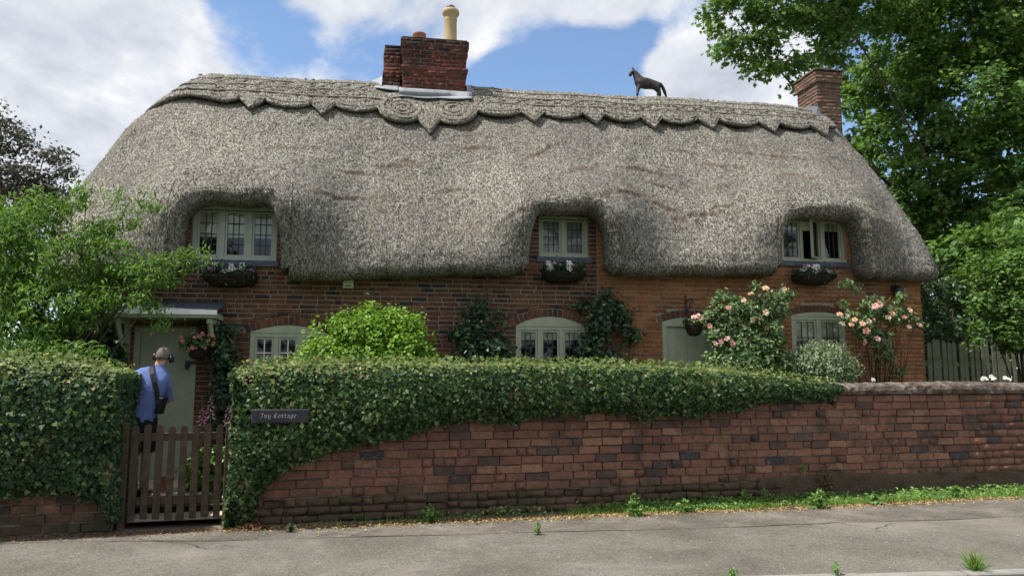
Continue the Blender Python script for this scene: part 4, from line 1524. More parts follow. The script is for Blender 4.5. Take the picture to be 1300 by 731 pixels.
gb = courses(GL0, GL1, 0.27, 1.385, 0.1005, 0.010, lambda z: [], (0.27, 0.28, 0.30, 0.26, 0.13), 21)
nrm = random.Random(4)
gb = [(a, b, c + nrm.gauss(0, .0025), d + nrm.gauss(0, .0025)) for (a, b, c, d) in gb]


def wall_bulge(x, z):
    return -0.005 * math.sin(x * 0.9 + 1) - 0.004 * math.sin(x * 2.7 + z * 4)


def gkey(q):
    x, z = (q[0] + q[1]) / 2, (q[2] + q[3]) / 2
    hid = 1 if (z > float(ivy_low(x)) + 0.06 or x > 7.75) else 0
    return (hid + (0.5 if q[1] - q[0] < 0.16 else 0), (G.w(x, 0, z) - Vector((0, 0, 1.6))).length)


lay(wall, pg, gb, -0.016, 0.09, 300, gkey, seed=12, jy=0.004, jrot=0.005, yfun=wall_bulge, jz=0.0015)
# rendered, mossy footing
fb = courses(GL0, 4.0, 0.0, 0.26, 0.088, 0.010, lambda z: [], (0.25, 0.25, 0.23, 0.12), 41)
lay(wall, brick_protos('brick', M['brick_mossy'], 8, 0.075, 0.03, 0.10), fb, -0.036, 0.10, 0, seed=43, jy=0.008, jrot=0.012, restname='footing_bricks')
us3 = np.linspace(3.3, GL1, 200)
vs3 = np.linspace(0, 1, 8)
U, Vv = np.meshgrid(us3, vs3)
zt_ = 0.30 + 0.03 * np.sin(us3 * 1.7) + 0.02 * vnoise(np.stack([us3 * 4, us3 * 0], -1), 6) - np.clip(-us3 * 0.02, -0.05, 0.06)
Zf = -0.05 + Vv * (zt_[None] + 0.05)
Yf = -0.055 + 0.03 * Vv + 0.014 * vnoise(np.stack([U.ravel() * 5, Zf.ravel() * 9], -1), 3).reshape(U.shape) + 0.008 * vnoise(np.stack([U.ravel() * 16, Zf.ravel() * 20], -1), 8).reshape(U.shape)
Yf[-1] = 0.01
me = mesh_np('footing', np.stack([U, Yf, Zf], -1).reshape(-1, 3), [grid_faces(8, 200)])
smooth(me)
obj('footing', me, M['plinth'], wall)
# rounded coping, in cast lengths
x = 3.6
while x < GL1:
    e = min(x + random.uniform(0.42, 0.6), GL1)
    n = 7
    rings = []
    for k, xx in enumerate(np.linspace(x + 0.006, e - 0.006, n)):
        sag = 0.01 * math.sin(xx * 2.2)
        prof = [(-0.065, 1.385), (-0.07, 1.44), (-0.05, 1.495), (0.0, 1.525), (0.06, 1.545), (0.16, 1.545), (0.22, 1.525), (0.27, 1.47), (0.28, 1.385)]
        rings.append([(xx, p[0] + random.gauss(0, 0.005), p[1] + sag + random.gauss(0, 0.005) if j_ not in (0, 8) else p[1]) for j_, p in enumerate(prof)])
    cp = MB().loft(rings)
    cp.build('coping_stone', M['coping'], wall, sm=False)
    x = e
# pier at the gate and the short wall beyond it
wl = thing('garden_wall', 'low brick wall in shade under the big hedge left of the gate', 'wall', G.w(-4.36, 0, 0), R(G.deg))
bk = MB()
bk.box(-6.5, 0.0, 0.0, 0.22, -0.05, 1.15)
bk.build('wall_body', M['mortar_dark'], wl)
bl = courses(-6.5, 0.0, 0.0, 1.12, 0.1005, 0.013, lambda z: [], (0.245, 0.25, 0.235, 0.12), 33)
lay(wl, pg, bl, -0.02, 0.09, 110, lambda q: ((1 if (q[3] > 0.62 or q[0] < -2.2) else 0), -q[0]), seed=14, jy=0.008, jrot=0.01)


# ------------------------------------------------------------------ foliage tools
SHAPES = {
    'oval': (np.array([(0, -.5, 0), (.27, -.1, .07), (.2, .22, .05), (0, .5, -.05), (-.2, .22, .05), (-.27, -.1, .07)]), [(0, 1, 2, 3), (0, 3, 4, 5)]),
    'lance': (np.array([(0, -.5, 0), (.15, -.02, .05), (0, .5, -.10), (-.15, -.02, .05)]), [(0, 1, 2, 3)]),
    'quad': (np.array([(0, -.5, 0), (.32, 0, .08), (0, .5, -.06), (-.32, 0, .08)]), [(0, 1, 2, 3)]),
    'ivy': (np.array([(0, -.38, 0), (.5, -.22, .03), (.27, .10, .06), (0, .55, -.06), (-.27, .10, .06), (-.5, -.22, .03)]), [(0, 1, 2, 3), (0, 3, 4, 5)]),
    'maple': (np.array([(0, -.35, 0), (.42, -.30, -.03), (.24, -.04, .05), (.5, .16, -.04), (.16, .18, .05), (0, .55, -.08), (-.16, .18, .05), (-.5, .16, -.04), (-.24, -.04, .05), (-.42, -.30, -.03)]),
              [(0, 1, 2), (0, 2, 3, 4), (0, 4, 5, 6), (0, 6, 7, 8), (0, 8, 9)]),
    'thin': (np.array([(-.018, 0, 0), (.018, 0, 0), (.016, .55, .06), (0, 1, .34), (-.016, .55, .06)]), [(0, 1, 2, 4), (2, 3, 4)]),
    'blade': (np.array([(-.04, 0, 0), (.04, 0, 0), (.032, .6, .04), (0, 1, .22), (-.032, .6, .04)]), [(0, 1, 2, 4), (2, 3, 4)]),
}


def norm(v): return v / np.maximum(np.linalg.norm(v, axis=-1, keepdims=True), 1e-9)


def leaf_mesh(name, Pp, Nn_, size, shape='oval', T=None, spin=True, m=None):
    Pp = np.asarray(Pp, float)
    n = len(Pp)
    Nn_ = norm(np.asarray(Nn_, float))
    if T is None:
        T = rng.normal(0, 1, (n, 3))
    T = T - (T * Nn_).sum(-1, keepdims=True) * Nn_
    T = norm(T)
    B = np.cross(T, Nn_)
    sv, sf = SHAPES[shape]
    size = np.broadcast_to(np.asarray(size, float), (n,))
    V = Pp[:, None, :] + size[:, None, None] * (sv[None, :, 0:1] * B[:, None, :] + sv[None, :, 1:2] * T[:, None, :] + sv[None, :, 2:3] * Nn_[:, None, :])
    k = len(sv)
    off = (np.arange(n) * k)[:, None]
    byl = {}
    for f in sf:
        byl.setdefault(len(f), []).append(off + np.array(f)[None])
    F = [np.stack(v, 1).reshape(-1, L) for L, v in byl.items()]
    me = mesh_np(name, V.reshape(-1, 3), F)
    if m: me.materials.append(m)
    return me


def unit(n): return norm(rng.normal(0, 1, (n, 3)))


def clumps(blobs, per):
    """points through the outer part of ellipsoids: (cx,cy,cz,rx,ry,rz[,weight])"""
    out, outn = [], []
    for b in blobs:
        c, r_ = np.array(b[:3]), np.array(b[3:6])
        n = int(per * (b[6] if len(b) > 6 else 1.0) * (r_[0] * r_[1] + r_[1] * r_[2] + r_[0] * r_[2]))
        d = unit(n)
        rad = rng.uniform(0.25, 1.0, (n, 1)) ** 0.45
        out.append(c + d * r_ * rad)
        outn.append(norm(d / r_))
    return np.concatenate(out), np.concatenate(outn)


def sprays(C, D, m, Rr, up=0.6, outw=0.5, rnd=0.5, flat=0.6, droop=0.15):
    """m leaves round every clump centre"""
    n = len(C)
    k = n * m
    o_ = rng.normal(0, 0.5, (n, m, 3)) * np.array([1, 1, flat]) * (Rr if np.ndim(Rr) == 0 else np.asarray(Rr)[:, None, None])
    o_[..., 2] -= droop * np.linalg.norm(o_[..., :2], axis=-1)
    Pp = (C[:, None] + o_).reshape(k, 3)
    Nn_ = np.repeat(D, m, 0) * outw + np.array([0, 0, up]) + rng.normal(0, rnd, (k, 3))
    return Pp, Nn_


def tree(name, label, cat, base, trunk_h, trunk_r, blobs, per, m_leaf, leaves_per, Rr, size, shape, mleaf, group=None, limbs=14, up=0.6, outw=0.5, rnd=0.5, flat=0.6, droop=0.15, lean=(0, 0), seed=0, crown='crown', tangent=None, trunkname='trunk', limb_r=0.35, smooth_sz=0.3):
    t = thing(name, label, cat, base, 0, group)
    r = random.Random(seed)
    b0 = np.array(base)
    C, D = clumps([tuple(np.array(b[:3]) - b0) + tuple(b[3:]) for b in blobs], per)
    keep = C[:, 2] > 0.02
    C, D = C[keep], D[keep]
    Pp, Nn_ = sprays(C, D, leaves_per, Rr, up, outw, rnd, flat, droop)
    k = Pp[:, 2] > 0.03
    Pp, Nn_ = Pp[k], Nn_[k]
    T = None
    if tangent == 'hang':
        T = rng.normal(0, 0.5, (len(Pp), 3)) + np.array([0, 0, -0.9])
    elif tangent == 'out':
        cc = Pp - np.array([lean[0], lean[1], trunk_h]); T = norm(cc) + rng.normal(0, 0.45, Pp.shape)
    sz = size * rng.uniform(1 - smooth_sz, 1 + smooth_sz, len(Pp))
    obj(crown, leaf_mesh(crown, Pp, Nn_, sz, shape, T), mleaf, t)
    tb = MB()
    top = Vector((lean[0], lean[1], trunk_h))
    pts = [Vector((0, 0, -0.1))] + [top * f + Vector((r.gauss(0, .03), r.gauss(0, .03), 0)) * trunk_h * 0.3 for f in (0.3, 0.65, 1.0)]
    tb.tube(pts, [trunk_r * 1.25, trunk_r, trunk_r * 0.85, trunk_r * 0.65], 9)
    idx = rng.choice(len(C), min(limbs, len(C)), replace=False)
    for i in idx:
        e = Vector(C[i])
        s_ = pts[1] + (top - pts[1]) * r.uniform(0.3, 1.0)
        mid = s_ + (e - s_) * 0.5 + Vector((r.gauss(0, .1), r.gauss(0, .1), 0.12)) * (e - s_).length * 0.5
        tb.tube([s_, mid, e], [trunk_r * limb_r, trunk_r * limb_r * 0.6, trunk_r * limb_r * 0.22], 5)
    tb.build(trunkname, M['bark'], t, sm=True)
    return t


def at_px(px, py, y):
    """world point seen at a pixel at depth y, used only to place plants by eye"""
    d = dir_px(px, py)
    return np.array([d.x * y / d.y, y, 1.6 + d.z * y / d.y])


# ------------------------------------------------------------------ ivy and hedge on the walls
def box_leaves(n, fx, fy, fz, fn):
    pass


def hedge(name, label, cat, x0, x1, y0, y1, zlow, ztop, nf, nt_, size, mleaf, shape, ends=(True, True), rough=0.05, base_loc=None, corem=None, extra=None):
    t = thing(name, label, cat, G.w((x0 + x1) / 2, 0.1, 0), R(G.deg))
    ox = (x0 + x1) / 2
    Pl, Nl = [], []

    def bulge(a, b, s): return rough * vnoise(np.stack([a * 2.3, b * 2.3], -1), s) + rough * 0.5 * vnoise(np.stack([a * 6, b * 6], -1), s + 1)
    # front
    X = rng.uniform(x0, x1, nf)
    zl = zlow(X); zh = ztop(X)
    fr = rng.uniform(0, 1, nf) ** 0.95
    Z = zl + (zh - zl) * fr + rng.normal(0, 0.03, nf) * (fr < 0.15)
    taper = 0.24 * np.clip((fr - 0.50) / 0.50, 0, 1) ** 2 + 0.18 * np.clip((0.25 - fr) / 0.25, 0, 1) ** 1.5
    yf = y0(X) if callable(y0) else y0
    Y = yf + taper + bulge(X, Z, 3) + np.abs(rng.normal(0, 0.05, nf)) - 0.05 * (rng.uniform(0, 1, nf) > 0.85)
    Pl.append(np.stack([X, Y, Z], -1))
    Nl.append(np.stack([np.zeros(nf), -np.ones(nf), rng.uniform(-0.35, 0.5, nf) + 1.3 * np.clip((fr - 0.75) / 0.25, 0, 1)], -1) + rng.normal(0, 0.42, (nf, 3)))
    # top
    top_at = len(Pl)
    X = rng.uniform(x0, x1, nt_)
    zh = ztop(X)
    v = rng.uniform(0, 1, nt_)
    yf = y0(X) if callable(y0) else np.full(nt_, y0)
    Y = yf + (y1 - yf) * v
    Y = Y + 0.20 * (1 - v)
    Z = zh - 0.12 * (np.abs(2 * v - 1)) ** 3 + bulge(X, Y, 5) - np.abs(rng.normal(0, 0.03, nt_))
    Pl.append(np.stack([X, Y, Z], -1))
    Nl.append(np.stack([np.zeros(nt_), -0.3 * (1 - v), np.ones(nt_)], -1) + rng.normal(0, 0.45, (nt_, 3)))
    # shoots poking out of the top
    ns_ = nt_ // 14
    X = rng.uniform(x0, x1, ns_); v = rng.uniform(0, 1, ns_)
    yf = y0(X) if callable(y0) else np.full(ns_, y0)
    Pl.append(np.stack([X, yf + (y1 - yf) * v, ztop(X) + rng.uniform(0, 0.09, ns_)], -1))
    Nl.append(rng.normal(0, 0.7, (ns_, 3)) + np.array([0, -0.3, 0.4]))
    # ends
    for e, on in zip((x0, x1), ends):
        if not on: continue
        n = nf // 7
        zl = float(zlow(np.array([e]))[0]); zh = float(ztop(np.array([e]))[0])
        yf = float(y0(np.array([e]))[0]) if callable(y0) else y0
        Y = rng.uniform(yf + 0.03, y1, n); Z = rng.uniform(zl, zh - 0.04, n)
        sg = -1 if e == x0 else 1
        X = e + sg * (0.02 + bulge(Y, Z, 7)) - sg * np.abs(rng.normal(0, 0.03, n))
        Pl.append(np.stack([X, Y, Z], -1))
        Nl.append(np.stack([np.full(n, sg), -0.3 * np.ones(n), 0.4 * np.ones(n)], -1) + rng.normal(0, 0.45, (n, 3)))
    # back face, thin
    n = nf // 3
    X = rng.uniform(x0, x1, n)
    Pl.append(np.stack([X, np.full(n, y1) + rng.normal(0, 0.03, n), GZ + (ztop(X) - GZ - 0.03) * rng.uniform(0, 1, n)], -1))
    Nl.append(np.array([0, 1, 0.4]) + rng.normal(0, 0.45, (n, 3)))
    if extra:
        a, b = extra()
        Pl.append(a); Nl.append(b)
    # front crest leaves join the clipped top, whose sunlit brightness is painted in colour
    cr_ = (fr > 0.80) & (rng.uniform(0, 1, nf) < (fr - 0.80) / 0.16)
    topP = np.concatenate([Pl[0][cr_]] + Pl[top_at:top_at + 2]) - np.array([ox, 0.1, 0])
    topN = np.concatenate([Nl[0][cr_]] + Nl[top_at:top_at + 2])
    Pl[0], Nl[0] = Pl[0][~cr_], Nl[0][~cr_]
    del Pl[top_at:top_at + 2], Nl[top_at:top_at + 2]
    obj('sunlit_clipped_top', leaf_mesh('sunlit_clipped_top', topP, topN, size * rng.uniform(0.45, 1.3, len(topP)), shape), M['l_top'], t)
    Pp = np.concatenate(Pl) - np.array([ox, 0.1, 0])
    Nn_ = np.concatenate(Nl)
    T = rng.normal(0, 0.6, (len(Pp), 3)) + np.array([0, -0.1, -0.6])
    sz = size * rng.uniform(0.45, 1.4, len(Pp))
    obj('leaves', leaf_mesh('leaves', Pp, Nn_, sz, shape, T), mleaf, t)
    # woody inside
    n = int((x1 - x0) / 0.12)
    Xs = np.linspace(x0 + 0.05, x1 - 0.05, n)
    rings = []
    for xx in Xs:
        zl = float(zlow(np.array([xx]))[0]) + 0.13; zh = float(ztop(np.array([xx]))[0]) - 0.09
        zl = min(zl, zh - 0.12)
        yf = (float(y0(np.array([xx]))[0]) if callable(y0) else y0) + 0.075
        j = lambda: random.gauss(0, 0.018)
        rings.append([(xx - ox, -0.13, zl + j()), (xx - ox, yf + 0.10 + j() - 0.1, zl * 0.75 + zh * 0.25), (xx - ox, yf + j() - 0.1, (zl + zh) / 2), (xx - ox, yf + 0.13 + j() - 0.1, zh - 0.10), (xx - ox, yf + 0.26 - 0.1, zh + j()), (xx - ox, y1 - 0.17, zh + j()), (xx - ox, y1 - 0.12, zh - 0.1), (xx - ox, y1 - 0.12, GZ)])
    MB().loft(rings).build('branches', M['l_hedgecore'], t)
    return t


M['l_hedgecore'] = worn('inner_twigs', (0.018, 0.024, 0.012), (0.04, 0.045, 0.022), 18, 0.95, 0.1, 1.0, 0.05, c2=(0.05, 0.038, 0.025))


def top_right(X):
    return np.interp(X, [-3.4, -3.2, -2.9, -2.2, -0.5, 1.0, 1.95, 3.0, 3.6, 4.1, 4.5, 4.9], [1.60, 1.69, 1.755, 1.765, 1.775, 1.77, 1.755, 1.70, 1.63, 1.55, 1.52, 1.54])


def front_right(X):
    return np.interp(X, [-3.4, -3.0, -2.0, 0, 3, 4.2, 4.9], [-0.28, -0.33, -0.33, -0.31, -0.26, -0.17, -0.10])


def wisp():
    # thinner trails hanging below the cut edge
    n = 5200
    X = rng.uniform(-3.1, 4.4, n)
    hang = rng.uniform(0, 1, n) ** 2 * np.clip(0.07 + 0.10 * vnoise(np.stack([X * 3, X * 0], -1), 77), 0.02, 0.2)
    Z = np.maximum(ivy_low(X) + 0.03 - hang, 0.03)
    Y = -0.06 - rng.uniform(0, 0.13, n)
    return np.stack([X, Y, Z], -1), np.array([0, -1, 0.3]) + rng.normal(0, 0.4, (n, 3))


hedge('ivy_hedge', 'trimmed ivy spilling over the brick wall right of the gate', 'ivy', -3.18, 4.55, front_right, 0.55, lambda X: ivy_low(X), top_right, 40000, 24000, 0.050, M['l_ivy'], 'ivy', extra=wisp)


def low_left(X):
    return np.interp(X, [-11, -6, -5.4, -4.7, -4.42, -4.34, -4.0], [0.45, 0.42, 0.40, 0.42, 0.34, 0.14, 0.14]) + 0.03 * np.sin(X * 6)


def top_left(X):
    return np.interp(X, [-11, -5.4, -4.8, -4.4, -4.15, -4.0], [1.80, 1.80, 1.76, 1.70, 1.62, 1.55])


hedge('hedge', 'tall dense clipped hedge left of the wooden gate', 'hedge', -9.2, -4.33, -0.30, 0.75, low_left, top_left, 35000, 18000, 0.050, M['l_hedge'], 'ivy')

# ------------------------------------------------------------------ gate
gate = thing('garden_gate', 'brown wooden picket gate with round topped pales', 'gate', G.w(-3.76, 0.09, 0), R(G.deg))
for i in range(8):
    x = -0.435 + i * 0.123
    pts = [(-0.036, 0.085 + 0.0 * i), (0.036, 0.085)] + [(0.036 * math.cos(R(a)), 1.055 + 0.036 * math.sin(R(a))) for a in range(0, 181, 30)]
    pk = MB().prism([(x + p[0] + random.gauss(0, .001), p[1] + 0.012 * math.sin(i * 1.3)) for p in pts], -0.022, -0.001)
    pk.build('picket', M['wood'], gate)
for z in (0.24, 0.92):
    MB().cbox(-0.47, 0.47, 0.0, 0.045, z, z + 0.085, 0.004).build('rail', M['wood'], gate)
for x, l in ((-4.29, 'square brown gate post against the big left hedge'), (-3.235, 'slim brown gate post half covered by the ivy')):
    p_ = thing('gate_post', l, 'post', G.w(x, 0.09, 0), R(G.deg), 'posts of the wooden gate')
    MB().cbox(-0.034, 0.034, -0.05, 0.045, -0.05, 1.10, 0.006).build('post', M['wood'], p_)
    mbq = MB()
    mbq.add([(-0.038, -0.056, 1.101), (0.038, -0.056, 1.101), (0.038, 0.05, 1.101), (-0.038, 0.05, 1.101), (0, 0, 1.13)], [(0, 3, 2, 1), (0, 1, 4), (1, 2, 4), (2, 3, 4), (3, 0, 4)])
    mbq.build('post_cap', M['wood'], p_)

# ------------------------------------------------------------------ sign with blackletter
sg = thing('house_sign', 'dark name board with pale old lettering fixed in the ivy', 'sign', G.w(-2.67, -0.40, 1.125), R(G.deg))
MB().cbox(-0.295, 0.295, -0.012, 0.012, 0.0, 0.142, 0.006).build('board', M['signboard'], sg)
mbq = MB()
for x in (-0.22, 0.22):
    mbq.box(x - 0.02, x + 0.02, 0.013, 0.38, 0.05, 0.09)
mbq.build('batten', M['wood'], sg)
GLY = {
    'I': (1.0, [[(.1, 1.35), (.5, 1.5), (.9, 1.35)], [(.62, 1.42), (.62, .3), (.32, 0), (.05, .18)]]),
    'v': (0.95, [[(.1, 1), (.3, .82), (.3, .2), (.55, 0), (.8, .3), (.8, .8), (.6, 1), (.35, .82)]]),
    'y': (0.95, [[(.1, 1), (.3, .85), (.3, .22), (.5, .05), (.8, .28)], [(.8, 1), (.8, 0), (.55, -.38), (.2, -.28)]]),
    'C': (1.1, [[(.98, 1.25), (.62, 1.5), (.2, 1.15), (.15, .4), (.5, 0), (1.0, .22)], [(.58, 1.35), (.58, .2)], [(.6, 1.62), (.78, 1.78)]]),
    'o': (0.9, [[(.15, .75), (.15, .25), (.45, 0), (.75, .25), (.75, .75), (.45, 1), (.15, .75)]]),
    't': (0.75, [[(.35, 1.3), (.35, .2), (.58, 0), (.75, .12)], [(.1, .95), (.7, .95)]]),
    'a': (0.95, [[(.15, .85), (.45, 1), (.7, .8), (.7, .15), (.88, 0)], [(.7, .6), (.3, .5), (.15, .25), (.4, 0), (.7, .2)]]),
    'g': (0.95, [[(.7, .9), (.4, 1), (.15, .75), (.15, .3), (.4, .05), (.7, .25)], [(.72, 1), (.72, -.1), (.45, -.4), (.1, -.25)]]),
    'e': (0.85, [[(.15, .5), (.7, .65), (.62, .9), (.4, 1), (.15, .7), (.15, .25), (.45, 0), (.75, .2)]]),
}
nib = Vector((math.cos(R(38)), math.sin(R(38)))) * 0.115
lt = MB()
u = 0.034
x = -0.205
for ch_ in 'Ivy Cottage':
    if ch_ == ' ':
        x += 0.75 * u
        continue
    adv, strokes = GLY[ch_]
    for st in strokes:
        for (p, q) in zip(st[:-1], st[1:]):
            p, q = Vector(p), Vector(q)
            v4 = [p - nib, p + nib, q + nib, q - nib]
            pts = [(x + c_.x * u, c_.y * u + 0.052) for c_ in v4]
            lt.prism(pts, -0.0150 - 0.0004 * (len(lt.f) % 5), -0.0125)
    x += (adv + 0.12) * u
lt.build('lettering', M['lettering'], sg)
#@@PART4
# ------------------------------------------------------------------ trees
def on_house(px, py, Y=0.0):
    d = dir_px(px, py)
    X1, Y1 = H.loc(d.x, d.y); X0, Y0 = H.loc(0, 0)
    t = (Y - Y0) / (Y1 - Y0)
    return np.array([d.x * t, d.y * t, 1.6 + d.z * t])


def on_ground(px, py, z=0.0):
    d = dir_px(px, py)
    t = (z - 1.6) / d.z
    return Vector((d.x * t, d.y * t, z))


def bl(px, py, y, rx, ry=None, rz=None, w=1.0):
    p = at_px(px, py, y)
    return (p[0], p[1], p[2], rx, ry or rx, rz or rx, w)


# large maple at the right end, a bough reaching over the ridge
big = [bl(1215, 40, 18.5, 1.5), bl(1290, 30, 18, 1.5), bl(1150, 90, 19, 1.25), bl(1235, 130, 18, 1.35), bl(1130, 175, 19.5, 1.0), bl(1190, 215, 18.8, 1.2), bl(1275, 215, 18, 1.35),
       bl(1150, 275, 19.6, 1.15), bl(1215, 300, 19, 1.15), bl(1290, 300, 18, 1.2), bl(1100, 130, 20, 0.75), bl(1330, 110, 18.5, 1.7), bl(1350, 270, 18, 1.5), bl(1250, -60, 18.5, 1.8),
       bl(1170, -30, 18, 1.4), bl(1180, 350, 20, 1.0), bl(1240, 380, 19.5, 1.0), bl(1330, 390, 19, 1.3), bl(1225, 320, 15.5, 0.6), bl(1262, 300, 14.5, 0.55), bl(1300, 285, 14.2, 0.6), bl(1205, 345, 15.8, 0.4), bl(1245, 345, 14.6, 0.35), bl(1400, 0, 19, 2.2), bl(1430, 200, 19, 2.0),
       bl(1090, 15, 17.5, 0.95, 1.0, 0.6), bl(1050, 55, 17, 0.65, 0.8, 0.5), bl(1035, 5, 16.8, 0.8, 0.9, 0.5), bl(985, 20, 16.5, 0.75, 0.9, 0.42), bl(930, 15, 16.2, 0.62, 0.8, 0.36),
       bl(960, 60, 16.2, 0.6, 0.7, 0.34), bl(925, 50, 16, 0.3, 0.5, 0.28), bl(1000, 75, 16.2, 0.5, 0.6, 0.33), bl(965, 90, 16, 0.28, 0.4, 0.22), bl(1010, 98, 16, 0.18, 0.3, 0.16), bl(905, 12, 16, 0.25, 0.4, 0.2), bl(1060, -40, 17, 1.1), bl(960, -40, 16.5, 1.0)]
tb_ = at_px(1260, 480, 20)
tree('maple_tree', 'huge green tree with a bough reaching over the roof ridge by the end chimney', 'tree', (tb_[0], 20.5, GZ - 0.1), 5.0, 0.42, big, 14, 46, 50, 0.32, 0.13, 'maple', M['l_big'], limbs=7, up=0.75, outw=0.55, rnd=0.5, flat=0.55, droop=0.25, seed=3, limb_r=0.13)
# darker trees standing behind it
bk1 = [bl(px, py, 27, 2.4) for px, py in ((1130, 60), (1230, 10), (1330, 60), (1150, 200), (1260, 160), (1360, 230), (1140, 330), (1240, 320), (1350, 370), (1160, 420), (1260, 440), (1190, 400), (1215, 445), (1180, 465), (1300, 460))]
p_ = at_px(1230, 480, 27)
tree('beech_tree', 'tall dark tree filling the gaps behind the big green tree', 'tree', (p_[0], 27, GZ - 0.1), 6.0, 0.4, bk1, 3.0, 26, 26, 0.6, 0.30, 'quad', M['l_ever'], limbs=16, up=0.6, seed=5)
# evergreen in the shade between house end and fence
eg = [bl(1190, 365, 15, 0.5, 0.6, 0.5), bl(1210, 400, 15, 0.7, 0.7, 0.6), bl(1240, 360, 15.4, 0.7, 0.7, 0.7), bl(1185, 420, 15, 0.45, 0.6, 0.5), bl(1250, 420, 15.2, 0.8, 0.7, 0.7), bl(1215, 345, 15.8, 0.5), bl(1300, 400, 16, 0.9), bl(1215, 450, 15, 0.8, 0.6, 0.6), bl(1180, 445, 14.6, 0.5, 0.5, 0.6), bl(1200, 470, 14.6, 0.8, 0.5, 0.6), bl(1270, 450, 15, 0.9, 0.6, 0.8), bl(1340, 440, 15.5, 1.2, 0.6, 1.0)]
p_ = at_px(1220, 480, 15.3)
tree('holly_bush', 'dark evergreen bush in shade between the house end and the tree', 'bush', (p_[0], 15.3, GZ - 0.03), 1.6, 0.08, eg, 30, 18, 22, 0.2, 0.085, 'oval', M['l_ever'], limbs=10, seed=6, crown='foliage', trunkname='stem')
# bright shrub leaning over the pale fence
sb_ = [bl(1265, 350, 12.2, 0.30), bl(1295, 345, 12.2, 0.42), bl(1285, 385, 12.1, 0.36), bl(1255, 380, 12.1, 0.24), bl(1245, 415, 12.0, 0.16, 0.2, 0.12), bl(1285, 420, 12.0, 0.34, 0.3, 0.22), bl(1240, 385, 12.0, 0.12), bl(1320, 390, 12.2, 0.5), bl(1310, 430, 12.1, 0.4, 0.3, 0.2), bl(1238, 432, 11.95, 0.08), bl(1300, 310, 12.4, 0.3)] + [bl(random.uniform(1228, 1310), random.uniform(318, 442), 12.1, random.uniform(.06, .13), .12, random.uniform(.05, .10)) for _ in range(26)]
p_ = at_px(1300, 480, 12.2)
tree('shrub', 'light green leafy shrub arching over the right end of the pale fence', 'shrub', (p_[0], 12.2, GZ - 0.03), 1.3, 0.05, sb_, 190, 18, 15, 0.14, 0.068, 'maple', M['l_big'], limbs=14, seed=7, crown='foliage', trunkname='stem', droop=0.3, up=0.8)
# cherry in front of the left end
ch_b = [bl(35, 300, 9.4, 0.42), bl(65, 270, 9.5, 0.24), bl(20, 370, 9.3, 0.45), bl(85, 335, 9.3, 0.4), bl(120, 300, 9.4, 0.24), bl(108, 250, 9.45, 0.11, 0.15, 0.2), bl(96, 262, 9.4, 0.12), bl(150, 258, 9.5, 0.085, 0.12, 0.17), bl(190, 258, 9.5, 0.10, 0.13, 0.13),
        bl(172, 280, 9.5, 0.12), bl(145, 325, 9.3, 0.28), bl(178, 345, 9.2, 0.24), bl(215, 332, 9.25, 0.2, 0.2, 0.13), bl(245, 328, 9.25, 0.17, 0.17, 0.10), bl(268, 318, 9.25, 0.05, 0.08, 0.06), bl(205, 352, 9.2, 0.16, 0.2, 0.1), bl(60, 395, 9.2, 0.42), bl(112, 385, 9.2, 0.34), bl(148, 375, 9.15, 0.2),
        bl(190, 380, 9.2, 0.16, 0.2, 0.13), bl(20, 425, 9.2, 0.38), bl(65, 435, 9.2, 0.25), bl(0, 320, 9.4, 0.5), bl(-40, 380, 9.3, 0.6), bl(40, 250, 9.6, 0.14), bl(205, 405, 9.2, 0.08, 0.1, 0.12), bl(15, 265, 9.5, 0.18), bl(-30, 280, 9.5, 0.4), bl(135, 285, 9.4, 0.16), bl(60, 440, 8.9, 0.25, 0.2, 0.14), bl(100, 446, 8.8, 0.3, 0.2, 0.12), bl(20, 448, 8.8, 0.3, 0.2, 0.12)]
p_ = at_px(85, 480, 9.35)
tree('cherry_tree', 'bushy green cherry tree in front of the left end of the cottage', 'tree', (p_[0], 9.35, GZ - 0.03), 1.5, 0.055, ch_b, 165, 18, 15, 0.14, 0.085, 'lance', M['l_plum'], limbs=40, tangent='hang', seed=8, up=0.5, rnd=0.6, outw=0.4, droop=0.2, limb_r=0.35)
# bare-looking dark tree far to the left
dk = [bl(15, 175, 27, 0.8, 0.8, 0.7), bl(30, 230, 27, 0.9), bl(70, 195, 27, 0.55, 0.6, 0.35), bl(60, 235, 27, 0.6, 0.6, 0.4), bl(85, 215, 27, 0.35, 0.5, 0.3), bl(-20, 220, 27, 1.3), bl(0, 150, 27, 0.5), bl(50, 260, 27, 0.8), bl(-60, 160, 28, 1.5), bl(10, 290, 27, 1.0), bl(95, 250, 27, 0.3), bl(-40, 330, 27, 1.6), bl(40, 340, 27, 1.2)]
p_ = at_px(-10, 480, 27)
tree('plum_tree', 'distant dark purplish tree beyond the left end of the roof', 'tree', (p_[0], 27, GZ - 0.1), 5.5, 0.25, dk, 17, 24, 30, 0.38, 0.15, 'quad', M['l_dark'], limbs=16, seed=9, limb_r=0.3)

# trees across the road, behind the viewer, that the windows mirror
for i, (x, y, hgt) in enumerate(((-15, -13, 9.5), (-6.5, -15, 11), (2.5, -14, 9), (11.5, -15, 11.5), (21, -13, 9))):
    bb = [(x + random.uniform(-3, 3), y + random.uniform(-1.5, 1.5), hgt * f_ + random.uniform(-.6, .6), 2.4, 2.0, 1.9) for f_ in (0.2, 0.32, 0.45, 0.6, 0.6, 0.78, 0.9)]
    tree('roadside_tree', 'broad green tree across the road facing ' + ('the big left hedge', 'the wooden gate', 'the lime green bush', 'the climbing roses', 'the pale fence')[i], 'tree', (x, y, -0.12), hgt * 0.45, 0.3, bb, 1.6, 26, 26, 0.7, 0.36, 'quad', M['l_ever'], group='trees across the road', limbs=8, seed=40 + i)

